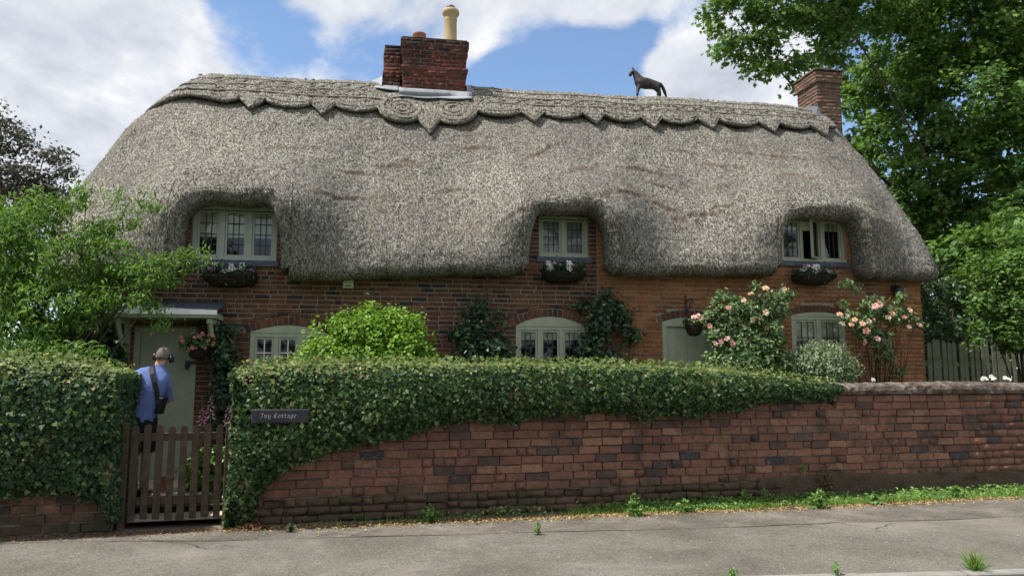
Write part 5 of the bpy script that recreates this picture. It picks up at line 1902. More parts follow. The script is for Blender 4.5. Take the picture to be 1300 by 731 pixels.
# ------------------------------------------------------------------ shrubs and climbers
def plant(name, label, cat, base, blobs, per, leaves_per, Rr, size, shape, ml, group=None, stems=10, up=0.5, outw=0.6, rnd=0.5, tangent=None, seed=0, stem_r=0.014, flat=0.8, droop=0.05, stemmat=None, foliage='foliage', house=False):
    t = thing(name, label, cat, base, R(H.deg) if house else 0, group)
    b0 = np.array(base)
    rel = []
    for b in blobs:
        q = np.array(b[:3]) - b0
        if house:
            x_, y_ = q[0] * H.c + q[1] * H.s, -q[0] * H.s + q[1] * H.c
            q = np.array([x_, y_, q[2]])
        rel.append(tuple(q) + tuple(b[3:]))
    C, D = clumps(rel, per)
    if house:
        C[:, 1] = np.minimum(C[:, 1], -0.03 - b0_off(base))
    Pp, Nn_ = sprays(C, D, leaves_per, Rr, up, outw, rnd, flat, droop)
    if house:
        Nn_ = Nn_ + np.array([0, -0.5, 0])
        Pp[:, 1] = np.minimum(Pp[:, 1], -0.02 - b0_off(base))
    k = Pp[:, 2] > 0.02
    Pp, Nn_ = Pp[k], Nn_[k]
    T = None
    if tangent == 'hang': T = rng.normal(0, 0.5, Pp.shape) + np.array([0, 0, -0.9])
    if tangent == 'up': T = rng.normal(0, 0.45, Pp.shape) + np.array([0, 0, 0.9]) + 0.5 * Nn_
    obj(foliage, leaf_mesh(foliage, Pp, Nn_, size * rng.uniform(0.65, 1.3, len(Pp)), shape, T), ml, t)
    if stems:
        r = random.Random(seed)
        mb = MB()
        for i in rng.choice(len(C), min(stems, len(C)), replace=False):
            e = Vector(C[i])
            s_ = Vector((r.gauss(0, .06), (-0.03 - b0_off(base)) if house else r.gauss(0, .06), -0.03))
            mid = s_.lerp(e, 0.5) + Vector((r.gauss(0, .06), 0 if house else r.gauss(0, .06), 0.05))
            mb.tube([s_, mid, e], [stem_r, stem_r * 0.75, stem_r * 0.35], 5)
        mb.build('stems', stemmat or M['twig'], t, sm=True)
    return t


def b0_off(base):
    """how far the base stands in front of the house wall (negative Y)"""
    return H.loc(base[0], base[1])[1]


def hb(px, py, Y, rx, ry=None, rz=None, w=1.0):
    p = on_house(px, py, Y)
    return (p[0], p[1], p[2], rx, ry or rx, rz or rx, w)


def foot(px, Y):
    p = on_house(px, 480, Y)
    return (p[0], p[1], GZ - 0.03)


p_ = at_px(465, 480, 10.0)
plant('bush', 'big rounded bright lime green bush between the two ground floor windows', 'bush', (p_[0], 10.0, GZ - 0.03),
      [(p_[0], 10.0, 1.78, 0.96, 0.6, 0.74), (p_[0] + 0.42, 9.95, 1.7, 0.55, 0.5, 0.62), (p_[0] - 0.48, 9.9, 1.66, 0.5, 0.45, 0.55), (p_[0] - 0.02, 10.0, 2.22, 0.5, 0.4, 0.32), (p_[0] + 0.02, 10, 2.48, 0.10, 0.1, 0.17), (p_[0] + 0.45, 10, 2.3, 0.3, 0.3, 0.22), (p_[0] - 0.3, 10, 2.3, 0.18, 0.2, 0.2), (p_[0] + 0.1, 9.95, 1.0, 0.8, 0.5, 0.6, 0.5),
       (p_[0] - 0.75, 9.9, 1.55, 0.22, 0.25, 0.25)], 260, 13, 0.11, 0.062, 'oval', M['l_bush'], stems=16, seed=21, up=0.6, rnd=0.55)
p_ = on_house(1045, 458, -0.75)
plant('shrub', 'rounded pale silvery green shrub below the right ground floor window', 'shrub', (p_[0], p_[1], GZ - 0.03),
      [tuple(p_ + np.array([0, 0, -0.05])) + (0.46, 0.35, 0.36), tuple(p_ + np.array([0.22, 0, -0.12])) + (0.32, 0.3, 0.3), tuple(p_ + np.array([-0.25, 0, -0.05])) + (0.28, 0.25, 0.27), tuple(p_ + np.array([0, 0, -0.5])) + (0.5, 0.3, 0.4, 0.5)], 480, 12, 0.09, 0.066, 'lance', M['l_silver'], stems=8, seed=22, tangent='up')
plant('climber', 'dark leafed climber on the brick wall right of the lime green bush', 'climber', foot(612, -0.12), [hb(606, 402, -0.16, 0.16, 0.1, 0.22), hb(592, 425, -0.16, 0.24, 0.12, 0.2), hb(622, 440, -0.18, 0.26, 0.14, 0.22), hb(598, 455, -0.18, 0.3, 0.14, 0.2), hb(614, 385, -0.14, 0.06, 0.06, 0.14), hb(632, 405, -0.14, 0.07, 0.06, 0.10), hb(640, 448, -0.16, 0.14, 0.1, 0.14)],
      300, 10, 0.11, 0.08, 'oval', M['l_climb'], stems=12, seed=23, house=True, flat=1.0)
plant('climber', 'dark leafed climber on the wall right of the middle ground floor window', 'climber', foot(768, -0.12), [hb(768, 388, -0.18, 0.26, 0.13, 0.2), hb(788, 398, -0.16, 0.16, 0.12, 0.16), hb(762, 415, -0.18, 0.24, 0.14, 0.22), hb(798, 425, -0.16, 0.16, 0.1, 0.14), hb(750, 445, -0.18, 0.22, 0.14, 0.24), hb(742, 386, -0.12, 0.13, 0.06, 0.07), hb(780, 455, -0.16, 0.18, 0.1, 0.16)],
      300, 10, 0.11, 0.08, 'oval', M['l_climb'], stems=12, seed=24, house=True, flat=1.0)
plant('climber', 'dark green climber beside the left front door near the foxgloves', 'climber', foot(285, -0.15), [hb(283, 440, -0.2, 0.17, 0.12, 0.22), hb(285, 470, -0.22, 0.2, 0.14, 0.25), hb(282, 500, -0.2, 0.18, 0.12, 0.25), hb(275, 424, -0.18, 0.08, 0.06, 0.12), hb(292, 422, -0.18, 0.09, 0.06, 0.06), hb(290, 530, -0.2, 0.2, 0.14, 0.3)],
      420, 11, 0.09, 0.07, 'oval', M['l_climb'], stems=8, seed=25, house=True, flat=1.0)
plant('climber', 'dark ivy on the wall left of the front door behind the cherry tree', 'climber', foot(120, -0.15), [hb(122, 440, -0.2, 0.34, 0.12, 0.3), hb(95, 425, -0.2, 0.3, 0.12, 0.3), hb(140, 458, -0.2, 0.2, 0.12, 0.2), hb(60, 440, -0.2, 0.4, 0.12, 0.4), hb(112, 412, -0.18, 0.2, 0.1, 0.14)],
      320, 10, 0.10, 0.08, 'ivy', M['l_climb'], stems=8, seed=26, house=True, flat=1.0)


# ------------------------------------------------------------------ flowers
def rosette(name, petals=((5, 1.0, 0.10), (5, 0.78, 0.30), (5, 0.55, 0.46), (3, 0.32, 0.55)), m=None):
    vs, fs = [], []
    r = random.Random(len(name))
    for (n, rad, h) in petals:
        o_ = r.uniform(0, 6)
        for i in range(n):
            a = o_ + 2 * math.pi * i / n
            w = 1.25 * math.pi / n
            b = len(vs)
            for (rr, aa, zz_) in ((0.06, 0, 0.0), (rad * 0.72, -w * 0.62, h * 0.75), (rad, -w * 0.3, h * 1.05), (rad * 1.02, w * 0.3, h), (rad * 0.72, w * 0.62, h * 0.8)):
                rr *= r.uniform(0.93, 1.07)
                vs.append((rr * math.cos(a + aa), rr * math.sin(a + aa), zz_ + r.uniform(-.04, .04)))
            fs.append([b, b + 1, b + 2, b + 3, b + 4])
    me = bpy.data.meshes.new(name)
    me.from_pydata(vs, [], fs)
    me.update()
    smooth(me)
    return me


BLOOM = {}
for k in ('p_rose', 'p_pink', 'p_white', 'p_mauve', 'p_red'):
    me = rosette('bloom')
    me.materials.append(M[k])
    BLOOM[k] = me
me = rosette('flower', ((5, 1.0, 0.15), (4, 0.5, 0.3)))
me.materials.append(M['p_white'])
FLOWER = me
me = rosette('flower', ((5, 1.0, 0.15), (4, 0.5, 0.3)))
me.materials.append(M['p_mauve'])
FLOWER_M = me


def blooms(parent, pts, rad, key='p_rose', name='bloom', me=None, face=(0, -0.8, 0.6)):
    Mi = Matrix.Translation(parent.location) @ Matrix.Rotation(parent.rotation_euler.z, 4, 'Z')
    Mi = Mi.inverted()
    for p in pts:
        q = Mi @ Vector(p)
        o = obj(name, me or BLOOM[key], None, parent)
        d = (Vector(face) + Vector((random.gauss(0, .4), random.gauss(0, .3), random.gauss(0, .3)))).normalized()
        s = rad * random.uniform(0.8, 1.2)
        o.matrix_local = Matrix.Translation(q) @ d.to_track_quat('Z', 'Y').to_matrix().to_4x4() @ Matrix.Scale(s, 4)


ro = plant('rose_bush', 'tall climbing rose with peach blooms between the right door and window', 'rose bush', foot(950, -0.3),
           [hb(930, 395, -0.54, 0.24, 0.16, 0.22), hb(962, 398, -0.59, 0.22, 0.16, 0.26), hb(985, 392, -0.54, 0.16, 0.14, 0.25), hb(918, 425, -0.54, 0.22, 0.16, 0.2), hb(948, 435, -0.64, 0.24, 0.18, 0.26), hb(975, 430, -0.64, 0.24, 0.16, 0.3), hb(925, 460, -0.64, 0.3, 0.2, 0.22), hb(985, 460, -0.69, 0.24, 0.18, 0.22), hb(955, 462, -0.69, 0.3, 0.2, 0.22), hb(915, 380, -0.49, 0.1, 0.1, 0.12),
            hb(958, 370, -0.64, 0.045, 0.05, 0.14), hb(976, 378, -0.64, 0.045, 0.05, 0.14), hb(905, 405, -0.49, 0.14, 0.1, 0.12), hb(960, 480, -0.64, 0.4, 0.2, 0.4, 0.6), hb(996, 375, -0.44, 0.12, 0.08, 0.1)],
           520, 10, 0.09, 0.066, 'oval', M['l_rose'], stems=26, seed=27, house=True, stem_r=0.012)
blooms(ro, [on_house(px, py, -0.72) for px, py in ((925, 391), (956, 406), (965, 404), (972, 397), (974, 417), (950, 433), (953, 373), (972, 366), (996, 367), (901, 414), (944, 381))], 0.050, 'p_rose')
blooms(ro, [on_house(px, py, -0.72) for px, py in ((908, 436), (915, 434), (923, 430), (930, 436), (960, 439))], 0.054, 'p_pink')
blooms(ro, [on_house(990, 427, -0.6)], 0.055, 'p_mauve')
r2 = plant('rose_bush', 'climbing rose with peach and pink blooms trained on the right house corner', 'rose bush', foot(1115, -0.2),
           [hb(1110, 392, -0.53, 0.2, 0.12, 0.2), hb(1132, 402, -0.53, 0.22, 0.12, 0.16), hb(1098, 415, -0.53, 0.2, 0.12, 0.2), hb(1152, 402, -0.48, 0.14, 0.1, 0.14), hb(1120, 430, -0.50, 0.2, 0.1, 0.16), hb(1080, 403, -0.48, 0.12, 0.1, 0.1), hb(1166, 412, -0.48, 0.08, 0.08, 0.06), hb(1143, 380, -0.48, 0.1, 0.08, 0.1), hb(1124, 452, -0.48, 0.12, 0.08, 0.12), hb(1142, 468, -0.46, 0.08, 0.06, 0.08),
            hb(1076, 360, -0.43, 0.1, 0.06, 0.05), hb(1086, 368, -0.43, 0.05, 0.05, 0.05), hb(1070, 385, -0.43, 0.05, 0.05, 0.08)],
           520, 9, 0.085, 0.064, 'oval', M['l_rose'], stems=24, seed=28, house=True, stem_r=0.012)
blooms(r2, [on_house(px, py, -0.66) for px, py in ((1109, 406), (1132, 398), (1148, 403), (1167, 413), (1154, 415), (1095, 411), (1076, 401), (1085, 406), (1070, 411), (1066, 399), (1155, 394), (1103, 408), (1128, 403), (1100, 420), (1081, 412))], 0.050, 'p_rose')
blooms(r2, [on_house(px, py, -0.66) for px, py in ((1114, 383), (1111, 389), (1117, 387), (1097, 434), (1114, 430))], 0.054, 'p_pink')


# window boxes: dark wicker troughs with trailing white flowers
def window_box(xc, z, w, label, white=12, mauve=3, h=0.165):
    t = thing('window_box', label, 'window box', H.w(xc, -0.055, z), R(H.deg), 'flower boxes under the upper windows')
    rings = []
    for k in range(9):
        x = -w / 2 + w * k / 8
        e = abs(2 * k / 8 - 1)
        dep = h * (1 - 0.45 * e ** 4)
        rings.append([(x, 0.0, 0.0), (x, -0.23, 0.0), (x, -0.235, -0.03), (x, -0.20, -dep * 0.55), (x, -0.13, -dep * 0.9), (x, -0.05, -dep), (x, 0.0, -dep)])
    MB().loft(rings).build('trough', M['basket'], t)
    n = 850
    Pp = np.stack([rng.uniform(-w / 2, w / 2, n), -0.13 + rng.normal(0, 0.075, n), 0.035 + rng.normal(0, 0.055, n)], -1)
    Pp[:, 1] = np.minimum(Pp[:, 1], -0.01)
    Nn_ = rng.normal(0, 0.6, (n, 3)) + np.array([0, -0.4, 0.8])
    obj('foliage', leaf_mesh('foliage', Pp, Nn_, 0.05 * rng.uniform(0.6, 1.2, n), 'oval'), M['l_climb'], t)
    for key, num, me in (('w', white, FLOWER), ('m', mauve, FLOWER_M)):
        pts = [H.w(xc + random.uniform(-w * 0.42, w * 0.42), -0.055 - random.uniform(0.08, 0.24), z + random.uniform(0.03, 0.14)) for _ in range(num)]
        blooms(t, pts, 0.047, me=me, name='flower')
    return t


window_box(-4.02, 3.03, 0.70, 'dark flower trough with white flowers under the upper left window')
window_box(0.76, 3.19, 0.64, 'dark flower trough with white flowers under the middle upper window')
window_box(4.86, 3.24, 0.66, 'dark flower trough with white flowers under the open upper right window', 13, 6)


# hanging baskets
def hanging_basket(p, label, mat_leaf, nfl, key, rad, spread, top, arm=0.34, group='hanging baskets by the doors'):
    X, Y, Z = p
    t = thing('hanging_basket', label, 'hanging basket', H.w(X, Y, Z), R(H.deg), group)
    MB().lathe([(0.0, -0.17), (0.06, -0.165), (0.10, -0.13), (0.125, -0.06), (0.135, 0.0), (0.125, 0.0), (0.10, -0.03)], (0, 0, 0), 14, cap=False).build('bowl', M['basket'], t)
    cm_ = MB()
    for a in (0.5, 2.6, 4.7):
        cm_.tube([(0.128 * math.cos(a), 0.128 * math.sin(a), 0), (0, 0, top - 0.03)], 0.004, 4)
    cm_.build('chain', M['iron'], t)
    br = MB()
    br.box(-0.012, 0.012, -Y - 0.022, -Y - 0.012, top - 0.22, top + 0.09)
    br.tube([(0, -Y - 0.02, top - 0.005), (0, 0.03, top), (0, -0.01, top - 0.03)], 0.009, 6)
    br.tube([(0, -Y - 0.02, top - 0.19), (0, -Y * 0.45, top - 0.10), (0, 0.05, top - 0.01)], 0.008, 6)
    br.build('bracket', M['iron'], t)
    n = 800
    Pp = unit(n) * rng.uniform(0.5, 1, (n, 1)) * np.array(spread) + np.array([0, 0, 0.05])
    obj('foliage', leaf_mesh('foliage', Pp, Pp + rng.normal(0, 0.08, (n, 3)) + np.array([0, 0, 0.1]), 0.05 * rng.uniform(0.6, 1.2, n), 'oval'), mat_leaf, t)
    pts = []
    for _ in range(nfl):
        d = unit(1)[0]
        d[1] = -abs(d[1])
        q = d * np.array(spread) * 0.95 + np.array([0, 0, 0.05])
        pts.append(H.w(X + q[0], Y + q[1], Z + q[2]))
    blooms(t, pts, rad, key)
    return t


hanging_basket((2.75, -0.30, 2.40), 'hanging basket with pink blooms beside the right pale green door', M['l_rose'], 7, 'p_pink', 0.052, (0.17, 0.14, 0.09), 0.40)
hanging_basket((-4.36, -0.36, 2.02), 'hanging basket of coral red flowers beside the left front door', M['l_rose'], 22, 'p_red', 0.028, (0.27, 0.2, 0.14), 0.36)

# foxgloves by the gate
for (px, py, h, l) in ((268, 500, 0.30, 'tallest pink foxglove spike standing just inside the gate'), (257, 515, 0.24, 'pale pink foxglove spike nearest the front door'), (290, 513, 0.25, 'pink foxglove spike closest to the ivy covered wall')):
    q = at_px(px, py, 9.5)
    t = thing('foxglove', l, 'foxglove', (q[0], 9.5, GZ - 0.03), 0, 'foxgloves inside the gate')
    zt2 = q[2] - GZ + 0.03
    MB().tube([(0, 0, 0), (0.01, 0, zt2 * 0.5), (0, 0, zt2)], [0.009, 0.007, 0.003], 5).build('stem', M['l_weed'], t)
    bm_ = MB()
    for k in range(18):
        z = zt2 - 0.02 - h * k / 18
        a = k * 2.4
        s_ = 0.35 + 0.65 * k / 18
        c_ = Vector((0.025 * math.cos(a) * s_, 0.025 * math.sin(a) * s_, z))
        e = c_ + Vector((math.cos(a), math.sin(a), -0.75)) * 0.045 * s_
        bm_.tube([c_, c_.lerp(e, 0.6), e], [0.006 * s_, 0.013 * s_, 0.018 * s_], 6)
    bm_.build('bells', M['p_fox'], t, sm=True)
    n = 60
    Pp = np.stack([rng.normal(0, 0.09, n), rng.normal(0, 0.08, n), rng.uniform(0.02, 0.42, n)], -1)
    obj('leaves', leaf_mesh('leaves', Pp, rng.normal(0, 0.5, (n, 3)) + np.array([0, -0.2, 0.9]), 0.16 * rng.uniform(0.6, 1.2, n), 'oval'), M['l_weed'], t)
# low planting seen through the gate
q = at_px(275, 560, 9.3)
plant('perennial', 'low leafy green planting seen through the right side of the gate', 'plant', (q[0], 9.3, GZ - 0.03), [(q[0], 9.3, 0.5, 0.3, 0.3, 0.3), (q[0] - 0.2, 9.5, 0.4, 0.3, 0.3, 0.22), (q[0] + 0.3, 9.3, 0.7, 0.25, 0.3, 0.35)], 200, 8, 0.1, 0.07, 'oval', M['l_weed'], stems=6, seed=31)

# white flowers peeping over the coping
for i, (px, py, l) in enumerate(((1107, 481, 'single white flower above the wall near the silvery shrub'), (1248, 480, 'leftmost of the three white flowers above the right wall'), (1262, 479, 'middle one of the three white flowers above the right wall'), (1278, 480, 'white flower nearest the right edge above the coping'))):
    d_ = dir_px(px, py)
    X1, Y1 = G.loc(d_.x, d_.y); X0, Y0 = G.loc(0, 0)
    tt = (0.5 - Y0) / (Y1 - Y0)
    q = Vector((d_.x * tt, d_.y * tt, 1.6 + d_.z * tt))
    t = thing('white_flower', l, 'flower', (q.x, q.y, GZ - 0.03), 0, 'white flowers above the garden wall')
    zt2 = q.z - GZ + 0.03
    MB().tube([(0, 0, 0), (0.01, 0, zt2 * 0.6), (0, 0, zt2 - 0.02)], [0.006, 0.005, 0.003], 5).build('stem', M['l_weed'], t)
    blooms(t, [q + Vector((random.uniform(-.05, .05), random.uniform(-.03, .03), random.uniform(-.03, .02))) for _ in range(4)], 0.030, 'p_white')

# ------------------------------------------------------------------ fixtures on the house
t = thing('alarm_box', 'cream alarm box on the brickwork just under the thatch', 'alarm box', H.w(-2.415, -0.008, 2.985), R(H.deg))
MB().cbox(-0.075, 0.075, -0.055, 0.0, -0.09, 0.09, 0.012).build('case', M['paint_cream'], t)
MB().box(-0.04, 0.04, -0.0565, -0.054, -0.07, -0.05).build('lens', M['slate'], t)
t = thing('wall_lamp', 'black outdoor lamp high on the right corner of the house', 'lamp', H.w(6.38, -0.01, 3.02), R(H.deg))
MB().cbox(-0.05, 0.05, -0.025, 0.0, -0.02, 0.10, 0.006).build('back_plate', M['iron'], t)
MB().tube([(0, -0.02, 0.07), (0, -0.09, 0.085), (0, -0.11, 0.06)], 0.012, 6).build('arm', M['iron'], t)
MB().lathe([(0.02, 0.075), (0.055, 0.06), (0.085, 0.02), (0.08, -0.09), (0.06, -0.11), (0.0, -0.11)], (0, -0.11, 0), 14).build('shade', M['iron'], t, sm=True)
t = thing('flower_pot', 'small terracotta pot on the path seen between the gate pales', 'pot', (at_px(211, 600, 9.35)[0], 9.35, GZ + 0.03))
MB().lathe([(0.065, 0), (0.085, 0.13), (0.095, 0.13), (0.097, 0.17), (0.08, 0.17), (0.075, 0.14), (0.0, 0.14)], k=16).build('pot', M['terracotta'], t, sm=False)

# ------------------------------------------------------------------ fence at the right
fn_ = thing('picket_fence', 'grey green paling fence between the house corner and the right shrub', 'fence', H.w(7.2, 0.7, GZ), R(H.deg))
pkm = []
for i in range(5):
    w = 0.036 + random.uniform(-.004, .004)
    hh = 2.03 + random.gauss(0, 0.02)
    pkm.append(MB().prism([(-w, 0.0), (w, 0.0), (w, hh - 0.05), (w * 0.3, hh), (-w * 0.3, hh), (-w, hh - 0.05)], -0.018, 0.0).mesh('pale'))
    pkm[-1].materials.append(M['fence'])
for i in range(50):
    o = obj('pale', random.choice(pkm), None, fn_)
    o.location = (0.17 + i * 0.108 + random.gauss(0, .004), 0, random.gauss(0, 0.012))
    o.rotation_euler = (0, random.gauss(0, 0.008), 0)
for z in (0.4, 1.6):
    MB().box(-0.05, 5.7, 0.002, 0.045, z, z + 0.08).build('rail', M['fence'], fn_)
for x in (0.02, 2.6, 5.2):
    MB().cbox(-0.055 + x, 0.055 + x, -0.06 if x < 1 else 0.046, 0.10, -0.1, 2.12, 0.006).build('post', M['fence'], fn_)

# ------------------------------------------------------------------ horse figure on the ridge
q = H.w(3.13, 2.5, float(ridge_z(3.1)) + 0.130)
hs = thing('horse_figure', 'small dark horse statue standing on the thatched ridge', 'statue', q, R(H.deg))
u_ = 0.00119


def hv(x, y, w=0.0): return ((x - 440) * u_, w, (612 - y) * u_)


hvs = [hv(600, 385), hv(480, 392), hv(340, 388), hv(290, 340), hv(245, 255), hv(197, 185), hv(160, 225), hv(132, 283),
       hv(295, 440, -.045), hv(262, 520, -.04), hv(246, 606, -.04), hv(300, 440, .045), hv(278, 520, .04), hv(268, 606, .04),
       hv(580, 455, -.05), hv(612, 540, -.045), hv(594, 606, -.045), hv(625, 450, .05), hv(668, 540, .045), hv(664, 606, .045),
       hv(665, 372), hv(706, 440), hv(742, 530), hv(764, 606)]
hr = [.110, .106, .116, .098, .074, .056, .046, .030, .052, .028, .024, .052, .028, .024, .070, .030, .024, .070, .030, .024, .028, .036, .034, .014]
he = [(0, 1), (1, 2), (2, 3), (3, 4), (4, 5), (5, 6), (6, 7), (2, 8), (8, 9), (9, 10), (2, 11), (11, 12), (12, 13), (0, 14), (14, 15), (15, 16), (0, 17), (17, 18), (18, 19), (0, 20), (20, 21), (21, 22), (22, 23)]
skin('body', hvs, he, hr, M['horse'], hs, 2)
er = MB()
for w in (-.02, .02):
    a = Vector(hv(192, 160, w)); b = Vector(hv(184, 124, w * 1.2))
    er.tube([a, a.lerp(b, .6), b], [.013, .010, .001], 6)
er.build('ears', M['horse'], hs)
mn = MB()
pts = [(205, 150), (235, 185), (275, 235), (310, 285), (345, 308)]
mn.prism([hv(a, b)[::2] for a, b in pts] + [hv(a - 14, b + 26)[::2] for a, b in pts[::-1]], -.012, .012)
mn.build('mane', M['horse'], hs)

# ------------------------------------------------------------------ the visitor
pe = thing('person', 'person in blue shirt and dark shorts leaning towards the front door', 'person', (-4.40, 8.90, GZ + 0.03))
Z0 = -0.05
V = [(.04, .02, .93), (.06, .05, 1.12), (.09, .08, 1.30), (.11, .10, 1.42), (.165, .115, 1.50), (.185, .13, 1.565), (.20, .145, 1.625), (.205, .15, 1.685),
     (-.10, .09, 1.425), (-.155, .15, 1.15), (-.09, .36, 1.10), (.265, .11, 1.345), (.225, .27, 1.10), (.14, .44, 1.12),
     (-.055, .02, .86), (-.145, .03, .47), (-.15, -.02, .09), (-.155, .10, .045), (.125, .03, .86), (.10, .07, .47), (.095, .03, .09), (.11, .15, .045)]
RD = [(.13, .11), .115, .125, (.085, .075), .052, .064, .079, .058, .052, .046, .030, .052, .046, .030, .088, .058, .040, .036, .088, .058, .040, .036]
Ed = [(0, 1), (1, 2), (2, 3), (3, 4), (4, 5), (5, 6), (6, 7), (3, 8), (8, 9), (9, 10), (3, 11), (11, 12), (12, 13), (0, 14), (14, 15), (15, 16), (16, 17), (0, 18), (18, 19), (19, 20), (20, 21)]
# hands: palm, four fingers and a thumb, slightly curled
for wi, sx in ((10, 1), (13, -1)):
    w = Vector(V[wi])
    b0_ = len(V)
    V.append(tuple(w + Vector((0.02 * sx, 0.075, 0.0)))); RD.append((.034, .020)); Ed.append((wi, b0_))
    for k, (dx, ln_) in enumerate(((-.030, .072), (-.010, .082), (.010, .076), (.028, .060))):
        p0 = w + Vector((0.02 * sx + dx, 0.105, 0.0))
        p1 = p0 + Vector((dx * .2, ln_ * .55, -.008)); p2 = p1 + Vector((0, ln_ * .4, -.026))
        i0 = len(V)
        V += [tuple(p0), tuple(p1), tuple(p2)]; RD += [.010, .009, .007]; Ed += [(b0_, i0), (i0, i0 + 1), (i0 + 1, i0 + 2)]
    i0 = len(V)
    V += [tuple(w + Vector((0.055 * sx, 0.055, .006))), tuple(w + Vector((0.066 * sx, 0.095, -.004)))]; RD += [.012, .009]; Ed += [(b0_, i0), (i0, i0 + 1)]
skin('body', V, Ed, RD, M['skin'], pe, 2)


def ring(c, hw, hd, tilt=0.0, n=18, pw=2.4, yaw=0.0):
    out = []
    for j in range(n):
        a = 2 * math.pi * j / n
        ca, sa = math.cos(a), math.sin(a)
        x = hw * math.copysign(abs(ca) ** (2 / pw), ca)
        y = hd * math.copysign(abs(sa) ** (2 / pw), sa)
        out.append((c[0] + x, c[1] + y, c[2] + tilt * x))
    return out


sh = MB()
sh.loft([ring((.05, .02, .835), .150, .128), ring((.05, .02, .87), .152, .130), ring((.055, .03, .98), .160, .130), ring((.07, .055, 1.12), .182, .132, -.06), ring((.085, .075, 1.26), .200, .138, -.10), ring((.10, .09, 1.36), .222, .135, -.14), ring((.108, .098, 1.43), .205, .112, -.17),
         ring((.13, .105, 1.475), .145, .085, -.17), ring((.16, .112, 1.505), .075, .072, -.1), ring((.168, .114, 1.53), .064, .064)], cap=False)
for s_, e, x2 in ((V[8], V[9], 0), (V[11], V[12], 0)):
    a, b = Vector(s_), Vector(e)
    sh.tube([a + Vector((0.07 if s_[0] < 0 else -0.07, 0, -.005)), a, a.lerp(b, .5), a.lerp(b, .85)], [.060, .076, .072, .070], 12, cap=False)
so = sh.build('shirt', M['shirt'], pe, sm=True)
# soft creases
sv = np.array([v.co[:] for v in so.data.vertices])
md = so.modifiers.new('sub', 'SUBSURF'); md.levels = md.render_levels = 2
tx_ = bpy.data.textures.new('creases', 'CLOUDS'); tx_.noise_scale = 0.16
dm_ = so.modifiers.new('creases', 'DISPLACE'); dm_.texture = tx_; dm_.strength = 0.03; dm_.mid_level = 0.5
shm = MB()
shm.loft([ring((.045, .02, .92), .150, .122), ring((.045, .02, .84), .172, .136), ring((.04, .02, .76), .175, .135)], cap=False)
for a_, b_ in ((14, 15), (18, 19)):
    a, b = Vector(V[a_]), Vector(V[b_])
    shm.tube([a + Vector((0, 0, .05)), a.lerp(b, .45), a.lerp(b, .88)], [.098, .096, .092], 12, cap=False)
shm.build('shorts', M['shorts'], pe, sm=True)
for a_, b_ in ((16, 17), (20, 21)):
    a, b = Vector(V[a_]), Vector(V[b_])
    s2 = MB()
    s2.loft([[(a.x + .048 * math.cos(q), a.y - .05 + yy + .03 * math.sin(q) * 0, max(0.0, zc + rz * math.sin(q))) for q in np.linspace(0, 2 * math.pi, 11)[:-1]] for yy, zc, rz in ((0, .05, .045), (.06, .055, .055), (.14, .045, .042), (.22, .032, .03), (.245, .025, .015))])
    s2.build('shoe', M['black'], pe, sm=True)
# hair, ears, headphones
hc = Vector((.203, .148, 1.635))
hm_ = MB()
rings = []
for k in range(7):
    th_ = k / 6 * 1.95
    rr = 0.088 * math.sin(th_) if k else 0.004
    rings.append([(hc.x + rr * math.cos(q) * 0.93, hc.y - 0.004 + rr * math.sin(q) * 1.08 - 0.012 * (k / 6), hc.z + 0.108 * math.cos(th_) + (0.05 * max(math.sin(q), 0) * (k / 6) ** 2)) for q in np.linspace(0, 2 * math.pi, 19)[:-1]])
hm_.loft(rings)
hm_.build('hair', M['hair'], pe, sm=True)
for sx in (-1, 1):
    e_ = MB()
    e_.lathe([(0.0, -.03), (.012, -.025), (.016, 0), (.012, .028), (0, .032)], (hc.x + sx * .092, hc.y + .0, hc.z - .02), 8, sx=0.6, sy=1.2)
    e_.build('ear', M['skin'], pe, sm=True)
hp = MB()
for sx in (-1, 1):
    cc = hc + Vector((sx * .088, -.004, -.022 - sx * .012))
    rg = [[tuple(cc + Vector((sx * d, r_ * math.cos(q), r_ * 1.15 * math.sin(q)))) for q in np.linspace(0, 2 * math.pi, 15)[:-1]] for d, r_ in ((-.012, .030), (-.008, .040), (.018, .042), (.030, .034), (.032, .01))]
    hp.loft(rg)
arc_ = [tuple(hc + Vector((.108 * math.cos(a), -.05 * math.sin(a), -.02 + .085 * math.sin(a) * 0.35 + 0.0))) for a in np.linspace(0, math.pi, 13)]
arc_ = [tuple(hc + Vector((.102 * math.cos(a), -.075 * math.sin(a) ** 2, -.03 + .055 * math.sin(a)))) for a in np.linspace(0.05, math.pi - 0.05, 15)]
hp.tube(arc_, 0.009, 6)
hp.build('headphones', M['black'], pe, sm=True)
fa_ = MB()
fy = hc.y + .088
fa_.tube([(hc.x, fy, hc.z + .005), (hc.x, fy + .022, hc.z - .03), (hc.x, fy + .006, hc.z - .04)], [.008, .014, .010], 6)
fa_.build('nose', M['skin'], pe, sm=True)
for sx in (-1, 1):
    MB().lathe([(0, -.009), (.009, -.004), (.009, .004), (0, .009)], (hc.x + sx * .032, fy - .004, hc.z + .01), 8).build('eye', M['white'], pe, sm=True)
MB().tube([(hc.x - .022, fy - .004, hc.z - .062), (hc.x, fy + .004, hc.z - .064), (hc.x + .022, fy - .004, hc.z - .062)], .006, 5).build('mouth', M['p_pink'], pe, sm=True)
